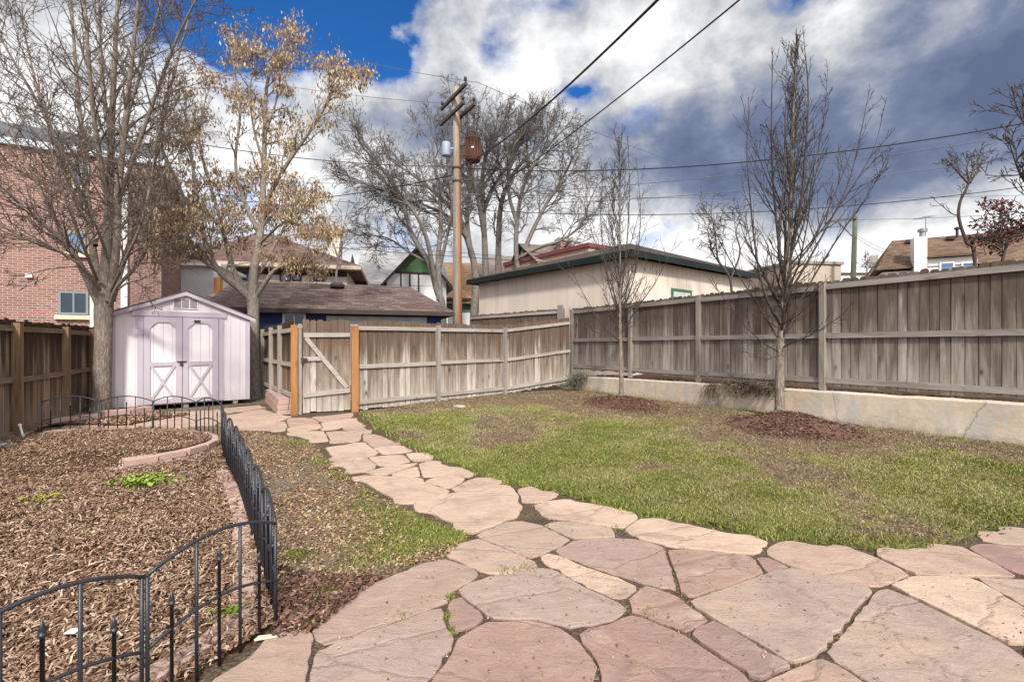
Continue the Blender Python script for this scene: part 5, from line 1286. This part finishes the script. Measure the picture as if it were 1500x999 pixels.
# --- brick apartment building at the left
def apartment():
    A = (-21.5, 10.47); B = (-11.62, 15.84)
    h = House('brick_apartment', 'red brick apartment block with slate parapet behind the big bare tree', A, B, 8)
    br = m_brick('red_brick', tuple(h.u), (.225, .10, .078), (.34, .165, .13), (.44, .38, .34))
    h.wall(br, 7.35)
    m = h.box(-.1, h.W+.1, -.12, h.D+.1, 7.35, 7.55); h.part('metal_flashing', m, m_plain('pale_flashing', (.55, .60, .66), .4, .05))
    m = h.box(-.05, h.W+.05, -.06, h.D+.05, 7.55, 7.98); h.part('parapet', m, m_plain('slate_parapet', (.13, .14, .16), .8, .15))
    GF = m_plain('green_grey_frame', (.20, .24, .24), .5, .05); SILL = m_plain('stone_sill', (.62, .52, .38), .8, .08)
    h.px_window(86, 130, 427, 461, GF, sill=SILL); h.px_window(108, 131, 238, 272, GF, GLASS_B, sill=SILL); h.px_window(100, 126, 340, 370, GF, GLASS_B, sill=SILL)
    Y = h.depth_of(43); a = h.s_of(43); m = MB().box(h.p(a-.07, -.09, ZZ(407, Y)), h.u3*.15, h.v3*.086, h.z3*.1); h.part('wall_lamp', m, WHITEP)
    a = h.s_of(178); m = h.box(a, a+.17, -.12, -.004, 0, 7.3); h.part('downspout', m, WHITEP); 
    a = h.s_of(133); m = h.box(a, a+.12, -.1, -.004, 0, 3.0); h.part('downspout', m, WHITEP)
    h2 = House('brick_wing', 'narrow brick wing with dark window behind the shed roof', XY(207, 16.4), XY(240, 17.2), 4)
    h2.wall(m_brick('brown_brick', tuple(h2.u), (.30, .12, .09), (.42, .19, .14), (.45, .38, .33)), 5.2)
    h2.px_window(214, 232, 375, 425, DARKTRIM); m = h2.box(-.1, h2.W+.1, -.1, h2.D, 5.2, 5.45); h2.part('parapet', m, DARKTRIM)
    h3 = House('pale_house', 'pale grey house wall with orange porch post seen between trunk and shed', XY(238, 20), XY(318, 20.5), 5)
    h3.wall(m_plain('pale_stucco', (.56, .55, .53), .85, .06), ZZ(388, 20)); 
    m = h3.box(-.2, h3.W+.2, -.2, h3.D, ZZ(388, 20), ZZ(384, 20)); h3.part('parapet', m, WHITEP)
    Y = 20.0; X = XY(319.5, Y)[0]; m = MB().box((X, Y-.3, 0), (.26, 0, 0), (0, .2, 0), (0, 0, ZZ(408, Y))); h3.part('porch_post', m, W_ORANGE)
    m = MB().box((X-.3, Y-.35, ZZ(436, Y)), (2.0, 0, 0), (0, .3, 0), (0, 0, .12)); h3.part('porch_beam', m, CREAM)
apartment()
# --- blue garage
def blue_garage():
    h = House('blue_garage', 'low navy blue garage with brown shingle hip roof behind the gate', XY(318, 14.9), XY(646, 17.2), 6.2)
    h.wall(m_siding('navy_paint', (.03, .042, .115)), 2.55)
    ov = .4; ze = 2.62
    h.hip(m_shingle('brown_shingle', tuple(h.u), [(.065, .043, .037), (.125, .084, .074), (.20, .145, .13)]), ze, 3.85, ov, h.s_of(345, 3.1), h.s_of(600, 3.1))
    h.fascia(DARKTRIM, ze, ov, .15)
    h.px_window(414, 448, 459, 480, WHITEP, b=0)
    Y = h.depth_of(560); m = h.box(h.s_of(478), h.s_of(625), -.03, -.004, .1, ZZ(464, Y)); h.part('garage_door', m, m_plain('grey_door', (.42, .40, .38)))
    g = h.p(h.s_of(494, 2.4), 2.4, 3.45); m = MB().lathe(g, [(.14, 0), (.14, .18), (.26, .2), (.28, .28), (.2, .36), (.05, .4)], 14); h.part('roof_vent', m, DARKTRIM)
blue_garage()
# --- brown roofed house behind
def brown_house():
    h = House('brown_roof_house', 'cream house with brown hip roof and small upper windows behind the blue garage', XY(296, 23.6), XY(508, 25.2), 9)
    h.wall(CREAM, 5.3); ov = .75; ze = 5.5
    h.hip(m_shingle('red_brown_shingle', tuple(h.u), [(.08, .048, .037), (.14, .09, .072), (.21, .145, .12)]), ze, 8.0, ov, h.s_of(372, 4.5), h.s_of(398, 4.5))
    h.fascia(m_plain('tan_fascia', (.42, .34, .27), .7), ze, ov, .2)
    m = h.box(-.02, h.W+.02, -.03, -.004, 5.0, 5.28); h.part('frieze', m, DARKTRIM)
    for x0, x1 in ((346, 366), (410, 426), (428, 442), (459, 476)): h.px_window(x0, x1, 398, 412, DARKTRIM, GLASS_B, mull=False)
    Y = h.depth_of(492, 5); a0, a1 = h.s_of(484, 5), h.s_of(500, 5); m = h.box(a0, a1, 4.6, 5.4, 5, ZZ(345, Y)); ch = h.part('chimney', m, CREAM)
    m = h.box(a0-.06, a1+.06, 4.54, 5.46, ZZ(345, Y), ZZ(340, Y)); m.build('chimney_cap', CREAM, ch)
brown_house()
# --- green gabled house
def green_house():
    h = House('green_gable_house', 'cream house with green shingled gable and grey roof beyond the alley', XY(531, 31), XY(652, 32.5), 8)
    GREEN = m_siding('green_shingle', (.085, .165, .075)); GREY = m_shingle('grey_shingle', tuple(h.u), [(.26, .25, .24), (.38, .37, .36), (.48, .47, .46)])
    h.wall(CREAM, ZZ(412, 31)); h.gable(GREY, ZZ(413, 31), ZZ(366, 35), .4, ovs=.3, fill=CREAM)
    c = House.__new__(House); c.__dict__.update(h.__dict__)
    c.A = h.A+h.u*h.s_of(566)-h.v*1.0; c.W = h.s_of(655, -1)-h.s_of(568, -1); c.D = 5
    z0, z1 = ZZ(411, 30.6), ZZ(362, 30.6)
    m = c.box(0, c.W, 0, 4.9, 0, z0-.3); h.part('gable_wall', m, WHITEP)
    zg = ZZ(398, 30.6); fx = c.W/2*(zg-z0)/(z1-z0)
    m = MB().prism([c.p(0, -.02, z0-.28), c.p(c.W, -.02, z0-.28), c.p(c.W, -.02, z0), c.p(c.W-fx, -.02, zg), c.p(fx, -.02, zg), c.p(0, -.02, z0)], c.v3*.2); h.part('gable_front', m, WHITEP)
    m = MB().prism([c.p(fx, -.05, zg+.002), c.p(c.W-fx, -.05, zg+.002), c.p(c.W/2, -.05, z1)], c.v3*.22); h.part('gable_shingles', m, GREEN)
    for k in range(5):
        f0 = k/5; zz = zg+(z1-zg)*f0; xx = fx+(c.W/2-fx)*f0; h.part('gable_shingles', MB().box(c.p(xx+.03, -.062, zz+.02), c.u3*max(.05, c.W-2*xx-.06), c.v3*.01, c.z3*.05), GREEN)
    c.gable(GREY, z0, z1, .45, along=False, ovs=.5)
    m = MB(); hd = c.W/2; sl = (z1-z0)/hd
    for sg in (-1, 1):
        a1 = hd+sg*(hd+.45); zz = z0-sl*.45; m.prism([c.p(hd, -.54, z1-.1), c.p(a1, -.54, zz-.1), c.p(a1, -.54, zz+.08), c.p(hd, -.54, z1+.08)], c.v3*.035)
    h.part('barge_board', m, DARKTRIM)
    m = c.box(fx-.1, c.W-fx+.1, -.09, -.055, zg-.1, zg); h.part('trim_band', m, DARKTRIM)
    for x in (586, 599, 612): 
        a = c.s_of(x); h.part('mullion', c.box(a, a+.1, -.05, -.024, z0-1.6, zg-.11), DARKTRIM)
    a = c.s_of(588); h.part('window', c.box(a+.1, c.s_of(599)-.003, -.04, -.024, z0-1.5, zg-.12), CURTAIN)
    # dark narrow dormer at the left end
    q = House.__new__(House); q.__dict__.update(h.__dict__); q.A = h.A+h.u*h.s_of(508, -.5)-h.v*.5; q.W = h.s_of(527, -.5)-h.s_of(508, -.5); q.D = 3
    z1, z0 = ZZ(372, 30.5), ZZ(413, 30.5)
    m = MB().prism([q.p(0, 0, z0), q.p(q.W, 0, z0), q.p(q.W*.42, 0, z1)], q.v3*2.5); h.part('dormer', m, m_plain('dark_shingle', (.09, .085, .085), .9))
green_house()
def tan_house():
    h = House('orange_roof_house', 'house with orange brown roof half hidden behind the utility pole', XY(656, 36), XY(800, 37), 9)
    h.wall(m_plain('teal_wall', (.09, .16, .13), .8), ZZ(438, 36)-.1)
    h.gable(m_shingle('orange_shingle', tuple(h.u), [(.21, .12, .065), (.33, .20, .115), (.43, .28, .18)]), ZZ(438, 36), ZZ(388, 41), .5, fill=CREAM)
    h.fascia(DARKTRIM, ZZ(437, 36), .5, .25, ('f',)); m = h.box(0, h.W, -.05, -.004, 0, ZZ(458, 36)); h.part('lower_wall', m, WHITEP)
    h.px_window(664, 676, 446, 456, WHITEP, GLASS_B, mull=False)
tan_house()
# --- beige garage with green trim
def beige_garage():
    C = np.array(XY(922, 15.6)); Lf = np.array(XY(702, 22.3)); u = unit(C-Lf); v = np.array([-u[1], u[0]])
    h = House('beige_garage', 'beige plank sided garage with green trim and low brown hip roof', Lf, C, 8.5, .3)
    BEI = m_siding('beige_siding', (.70, .59, .49)); GRT = m_plain('dark_green_trim', (.009, .017, .014), .6, .1); GW = m_plain('green_window_trim', (.05, .16, .08), .6, .08)
    ze = 4.42; h.wall(m_plain('beige_wall', (.36, .28, .23)), ze-.12); h.siding(BEI, ze-.14, 'front', .3); h.siding(BEI, ze-.14, 'right', .3)
    ov = .42; h.hip(m_shingle('grey_brown_shingle', tuple(h.u), [(.038, .029, .025), (.068, .053, .045), (.11, .09, .08)]), ze+.05, 5.85, ov, h.W*.4, h.W*.62)
    h.fascia(GRT, ze+.05, ov, .22)
    # window in the right-hand wall (faces the viewer's right)
    r = House.__new__(House); r.__dict__.update(h.__dict__); r.A = C.copy(); r.u = h.v.copy(); r.v = -h.u; r.u3 = h.v3.copy(); r.v3 = -h.u3; r.W = h.D; r.D = h.W
    w = r.px_window(983, 1012, 424, 452, GW, CURTAIN, b=-.02, mull=False, fw=.09)
    m = MB().box(h.p(h.W+.003, -.02, .1), h.u3*.03, h.v3*.1, h.z3*(ze-.25)); h.part('corner_board', m, BEI)
beige_garage()
def far_bricks():
    h = House('maroon_parapet_building', 'brick building with maroon parapet cap rising over the beige garage', XY(862, 26), XY(1012, 31.5), 8)
    h.wall(m_brick('orange_brick', tuple(h.u), (.42, .25, .16), (.52, .34, .22), (.5, .44, .38)), ZZ(362, 26))
    m = h.box(-.1, h.W+.1, -.1, h.D, ZZ(362, 26)+.003, ZZ(356, 26)); h.part('parapet', m, m_plain('maroon_metal', (.19, .05, .058), .6, .1)); h.px_window(873, 886, 366, 374, DARKTRIM)
    h = House('brick_house', 'old brick house with tall chimney behind the bare street trees', XY(792, 29), XY(868, 30), 7)
    bk = m_brick('dull_brick', tuple(h.u), (.27, .13, .095), (.36, .20, .15), (.4, .34, .3)); h.wall(bk, ZZ(384, 29)); h.gable(m_shingle('dull_shingle', tuple(h.u), [(.12, .09, .075), (.20, .155, .13), (.28, .23, .2)]), ZZ(384, 29), ZZ(362, 33), .3, fill=bk)
    a0, a1 = h.s_of(817, 2), h.s_of(834, 2); m = h.box(a0, a1, 1.6, 2.4, 5, ZZ(352, 31)); c = h.part('chimney', m, m_brick('chimney_brick', tuple(h.u), (.40, .24, .16), (.5, .32, .22), (.5, .44, .38))); h.box(a0-.07, a1+.07, 1.53, 2.47, ZZ(352, 31), ZZ(347, 31)).build('chimney_cap', CREAM, c)
    h = House('grey_roof_house', 'low house with long grey brown roof behind the double trunked tree', XY(708, 38), XY(800, 38), 8)
    h.wall(CREAM, ZZ(400, 38)); h.gable(m_shingle('faded_shingle', tuple(h.u), [(.20, .155, .125), (.29, .235, .195), (.36, .31, .265)]), ZZ(402, 38), ZZ(378, 42), .3, fill=CREAM)
    h = House('flat_roof_building', 'small tan flat roofed building left of the distant pole', XY(1160, 27), XY(1232, 27.5), 6)
    h.wall(m_plain('tan_wall', (.42, .35, .27), .85, .1), ZZ(386, 27)); m = h.box(-.1, h.W+.1, -.1, h.D+.1, ZZ(386, 27), ZZ(382, 27)); h.part('parapet', m, m_plain('tan_coping', (.3, .24, .18)))
    h = House('white_shed_building', 'low white building beyond the fence at the foot of the distant pole', XY(1232, 29), XY(1288, 29), 5)
    h.wall(WHITEP, ZZ(399, 29)); h.gable(m_plain('white_roof', (.62, .6, .58)), ZZ(399, 29), ZZ(391, 31), .2)
    h.part('chimney', h.box(h.s_of(1283, 1), h.s_of(1292, 1), .8, 1.6, 2, ZZ(374, 30)), CREAM)
far_bricks()
# --- tan roofed house at right
def right_house():
    h = House('tan_roof_house', 'white house with tan shingle roof, wide chimney and blue windows beyond the tall fence', XY(1292, 24.0), XY(1580, 20.6), 8)
    SH = m_shingle('tan_shingle', tuple(h.u), [(.08, .05, .034), (.14, .09, .06), (.21, .145, .10)]); ze = ZZ(402, 24)+.2; zr = ZZ(350, 25.5)
    h.wall(WHITEP, ze-.1)
    # roof plane with a slanting left end
    m = MB(); zr2 = zr; f = [h.p(-.3, -.3, ze), h.p(h.W+.3, -.3, ze), h.p(h.W+.3, 2.8, zr2), h.p(h.s_of(1307, 2.8), 2.8, zr2)]; bk = [h.p(-.3, 6, ze), h.p(h.W+.3, 6, ze)]
    m.add(f+bk, [0, 1, 2, 3], [5, 4, 3, 2], [4, 0, 3], [0, 4, 5, 1], [1, 5, 2]); h.part('roof', m, SH)
    Y = 23; a0, a1 = h.s_of(1339, -.4), h.s_of(1358, -.4); zt = ZZ(347, h.depth_of(1348, -.4)); c = h.part('chimney', h.box(a0, a1, -.45, .4, .5, zt), WHITEP)
    am = (a0+a1)/2+.15; g = h.p(am, 0, zt); MB().lathe(g, [(.13, 0), (.13, .28), (.2, .3), (.2, .42), (.1, .46)], 12).build('chimney_cap', m_plain('galvanised', (.35, .36, .38), .4, .1, 6, .5, .6), c)
    # wall dormer
    d0, d1 = h.s_of(1359, -.25), h.s_of(1432, -.25); Yd = h.depth_of(1395, -.25); zt = ZZ(377, Yd)
    dm = h.part('dormer', h.box(d0, d1, -.25, 1.6, ze-1.2, zt), WHITEP)
    m = MB().prism([h.p(d0-.05, -.5, zt+.02), h.p(d0-.05, -.5, zt+.1), h.p(d0-.05, 2.2, zt+.9), h.p(d0-.05, 2.2, zt+.8)], h.u3*(d1-d0+.2)); m.build('dormer_roof', SH, dm)
    for x0, x1 in ((1376, 1398), (1408, 1430)): h.px_window(x0, x1, 384, 402, WHITEP, GLASS_B, b=-.25, mull=False)
    for x, y in ((1390, 352), (1330, 354)):
        b = 2.3; Yv = h.depth_of(x, b); g = h.p(h.s_of(x, b), b, zr-.28); MB().box(g-(.15, .1, .0), h.u3*.3, h.v3*.3, h.z3*.16).build('roof_vent', DARKTRIM, h.t)
    g = h.p(h.s_of(1402, 2.6), 2.6, zr-.1); MB().lathe(g, [(.06, 0), (.06, .35), (.12, .37), (.12, .45), (.03, .5)], 10).build('vent_pipe', DARKTRIM, h.t)
    # aerial behind the chimney
    X, Yq = XY(1356, 22.9); m = MB(); m.tube([(X, Yq, zr-1.5), (X, Yq, ZZ(318, Yq))], .022, 6)
    z = ZZ(319, Yq); m.tube([(X-.5, Yq-.2, z-.08), (X+.25, Yq+.1, z+.02)], .014, 5)
    for k in range(5): f = -.45+k*.16; m.tube([(X+f+.08, Yq-.35+f*.4, z+f*.13), (X+f-.08, Yq+.35+f*.4, z+f*.13)], .008, 4)
    m.build('aerial', m_plain('aluminium', (.25, .25, .26), .5), h.t)
right_house()

# ------------------------------------------------------------------ poles and wires
def m_pole():
    m = Mat('pole_wood', .9, .15); o = m.obj(); n = m.noise(m.vmul(o, (9, 9, .6)), 1.0, 8, .62); f = m.noise(m.vmul(o, (50, 50, 2)), 1.0, 5, .6); s = m.sep(o)
    side = m.math('ADD', m.math('MULTIPLY', s[0], 3.0), m.math('MULTIPLY', m.math('SUBTRACT', n, .5), 1.2))
    c = m.mix(m.ramp(side, [(.02, 0.0), (.22, 1.0)]), m.ramp(n, [(.3, (.17, .14, .11)), (.7, (.38, .32, .265))]), m.ramp(n, [(.3, (.20, .09, .035)), (.7, (.38, .20, .09))]))
    c = m.mix(m.ramp(s[2], [(.0, 0.0), (1.0, 0.0)]), c, (.1, .1, .1))
    m.base(m.mix(m.ramp(f, [(.3, .5), (.5, 0.0)]), c, (.05, .035, .025))); m.bump(n, .5, .01); return m.m
RUST = m_plain('rusty_steel', (.085, .038, .025), .85, .32, 2.5); GREYM = m_plain('grey_steel', (.27, .30, .38), .5, .1, 3, .4); ARM = m_plain('dark_crossarm', (.075, .06, .052), .85, .2); PORC = m_plain('dark_insulator', (.035, .026, .024), .25, .1, 4, .5)
PX, PYY = XY(670.5, 18.0)
def pole():
    t = thing('utility_pole', 'tall wooden utility pole with rusty transformer above the blue garage roof', 'utility pole', (PX, PYY, 0)); zt = ZZ(129, 18)
    m = MB().tube([(PX, PYY, -.2), (PX-.01, PYY, 4), (PX-.03, PYY, 8), (PX-.06, PYY, zt)], [.19, .175, .15, .125], 14, True); m.build('shaft', m_pole(), t, True)
    d = unit((-1.25, 2.0)); d3 = np.array([d[0], d[1], 0]); s3 = np.array([d[1], -d[0], 0])
    for z, off, L0, L1, sx in ((10.62, .0, -1.2, 1.0, -.18), (10.05, .0, -1.0, 1.1, -.17), (10.0, .0, -1.2, .7, .17)):
        c = np.array([PX-.05, PYY, z])+s3*sx; m = MB(); m.box(c+d3*L0-s3*.045, d3*(L1-L0), s3*.09, (0, 0, .115)); a = m.build('crossarm', ARM, t)
        for k in ((L0+.08, L1-.1) if z > 10.5 else (L0+.1,)):
            g = c+d3*k+(0, 0, .115); MB().lathe(g, [(.02, 0), (.02, .06), (.06, .08), (.05, .13), (.065, .16), (.04, .21)], 10).build('insulator', PORC, a, True)
    g = np.array(P(702, 163, 17.2)); m = MB().lathe(g-(0, 0, .25), [(.02, 0), (.03, .02), (.045, .1), (.03, .12), (.045, .2), (.03, .22), (.045, .3), (.03, .32), (.04, .42), (.02, .45)], 8); m.tube([g+(-.3, .1, -.1), g+(0, 0, -.05)], .012, 5); m.build('cutout', PORC, t, True)
    c = np.array([PX+.60, PYY-.2, ZZ(237, 17.8)]); R = .27
    tr = MB().lathe(c, [(.05, -.02), (R*.9, 0), (R, .06), (R, .80), (R*1.05, .81), (R*1.05, .85), (R*.9, .88), (.08, .93)], 24).build('transformer', RUST, t, True)
    m = MB()
    for k in range(14): a = k/14*2*math.pi; m.box(c+(math.cos(a)*R*1.03-.02, math.sin(a)*R*1.03-.02, .1), (.04, 0, 0), (0, .04, 0), (0, 0, .66))
    m.build('cooling_rib', RUST, tr)
    MB().lathe(c+(.08, -.12, .9), [(.05, 0), (.04, .05), (.06, .07), (.04, .11), (.06, .13), (.035, .2), (.015, .24)], 10).build('bushing', PORC, tr, True)
    MB().box(c+(-.04, -R-.012, .40), (.08, 0, 0), (0, .01, 0), (0, 0, .06)).build('plate', WHITEP, tr)
    m = MB(); m.box((PX+.1, PYY-.1, c[2]+.25), (.25, -.05, 0), (0, .06, 0), (0, 0, .08)); m.box((PX+.1, PYY-.1, c[2]+.62), (.25, -.05, 0), (0, .06, 0), (0, 0, .08)); m.build('bracket', ARM, t)
    c = np.array([PX-.42, PYY-.12, ZZ(230, 17.9)]); MB().lathe(c, [(.02, 0), (.16, .02), (.165, .05), (.165, .48), (.14, .53), (.03, .55)], 18).build('capacitor_can', GREYM, t, True)
    m = MB(); m.box((PX-.3, PYY-.09, c[2]+.3), (.2, 0, 0), (0, .05, 0), (0, 0, .06)); m.build('bracket', GREYM, t)
    for z in (8.05, 7.55): MB().lathe((PX-.03, PYY, z), [(.155, 0), (.185, .01), (.185, .07), (.155, .08)], 14).build('clamp_band', ARM, t)
    m = MB(); m.box((PX-.5, PYY-.06, 7.62), (.95, 0, 0), (0, .04, 0), (0, 0, .05)); m.build('wire_rack', ARM, t)
    m = MB(); m.tube([(PX+.13, PYY-.1, 0), (PX+.12, PYY-.1, 5), (PX+.08, PYY-.1, 9.5)], .012, 5); m.build('ground_wire', ARM, t)
    # jumper from the primary wire
    m = MB(); m.tube(catmull([P(702, 152, 17.2), P(712, 140, 17.1), P(719, 130, 17.0)], 4), .008, 4); m.build('jumper', ARM, t)
pole()
def pole2():
    X, Y = XY(1249, 26); t = thing('utility_pole', 'distant greenish utility pole with one sided crossarm beside the tan roofed house', 'utility pole', (X, Y, 0)); zt = ZZ(317, Y)
    MB().tube([(X-.1, Y, -.2), (X, Y, 4), (X+.14, Y, zt)], [.15, .14, .11], 12, True).build('shaft', m_plain('green_pole', (.095, .10, .062), .9, .2), t, True)
    a = np.array(P(1211, 327, 27.2)); b = np.array(P(1255, 320, 25.8)); dd = b-a; MB().box(a, dd, (.06, .1, 0), (0, 0, .12)).build('crossarm', m_plain('pale_crossarm', (.22, .21, .17), .9), t)
    MB().tube([P(1228, 326, 26.6), P(1248, 346, 26)], .03, 5).build('brace', ARM, t)
pole2()
WIRE = m_plain('wire', (.018, .018, .02), .6, .1); WIRE_G = m_plain('grey_wire', (.11, .11, .12), .6, .1)
def wire(label, p0, Y0, p1, Y1, sag, r, mat=WIRE, via=None):
    a = np.array(P(*p0, Y0)); b = np.array(P(*p1, Y1)); n = 28; t = np.linspace(0, 1, n)[:, None]
    q = a+(b-a)*t; q[:, 2] -= (4*sag*t*(1-t))[:, 0]
    m = MB().tube(q, r, 6); o = m.build('wire', mat, None, True); tag(o, label, 'wire')
wire('thick black service cable climbing from the pole over the middle of the lawn', (676, 243), 17.9, (990, -26), 5.5, .28, .019)
wire('thinner black cable running from the pole toward the upper right beside the thick cable', (677, 302), 17.9, (1120, -30), 5.2, .22, .011)
wire('thin power line leaving the top crossarm toward the upper left over the golden tree', (697, 121), 16.9, (240, 8), 22, .35, .009, WIRE_G)
wire('thin power line dropping right from the top crossarm across the clouds', (697, 120), 16.9, (1215, 305), 34, .5, .009, WIRE_G)
wire('thin line from the lower crossarm passing left behind the golden tree', (656, 152), 19.0, (240, 88), 26, .35, .009, WIRE_G)
wire('black cable from the pole to the left passing behind both trees at mid height', (668, 244), 18, (-60, 134), 13.5, .55, .013)
wire('thin cable going left from the pole just below the transformer', (668, 262), 18, (330, 254), 27, .35, .009, WIRE_G)
wire('sagging black cable going left from the pole rack toward the golden tree', (668, 256), 18, (300, 292), 30, .5, .018)
wire('grey cable sloping left below the sagging black cable', (668, 299), 18, (330, 272), 24, .3, .008, WIRE_G)
wire('low grey cable left of the pole above the green gabled house', (666, 300), 18, (330, 322), 28, .2, .010, WIRE_G)
wire('upper of two low black lines crossing in front of the green gabled house', (310, 336), 27, (880, 386), 24, .1, .010)
wire('lower of two low black lines crossing in front of the green gabled house', (310, 347), 25, (880, 389), 23, .1, .014)
wire('heavy twisted cable from the pole to the right edge above the tall fence', (672, 246), 18, (1580, 166), 12.5, .62, .017)
wire('second cable to the right just below the heavy twisted cable', (674, 286), 18, (1580, 184), 14, .35, .011, WIRE_G)
wire('nearly level thin cable right of the pole passing behind both young trees', (674, 284), 18, (1580, 283), 27, .25, .010, WIRE_G)
wire('cable to the right dipping behind the young trees below the level one', (674, 300), 18, (1580, 216), 14.5, .42, .011, WIRE_G)
wire('lowest dark cable rising right across the tan roofed house chimney line', (674, 306), 18, (1580, 262), 16, .62, .013)
wire('thin cable going right from the distant pole', (1252, 322), 26, (1580, 306), 20, .1, .010, WIRE_G)
wire('thin cable falling from the distant pole toward the tan roof', (1230, 330), 26.5, (1345, 386), 22.5, .15, .010, WIRE_G)
wire('short cable falling from the distant pole to the white building', (1250, 345), 26, (1300, 372), 24, .1, .012, WIRE_G)
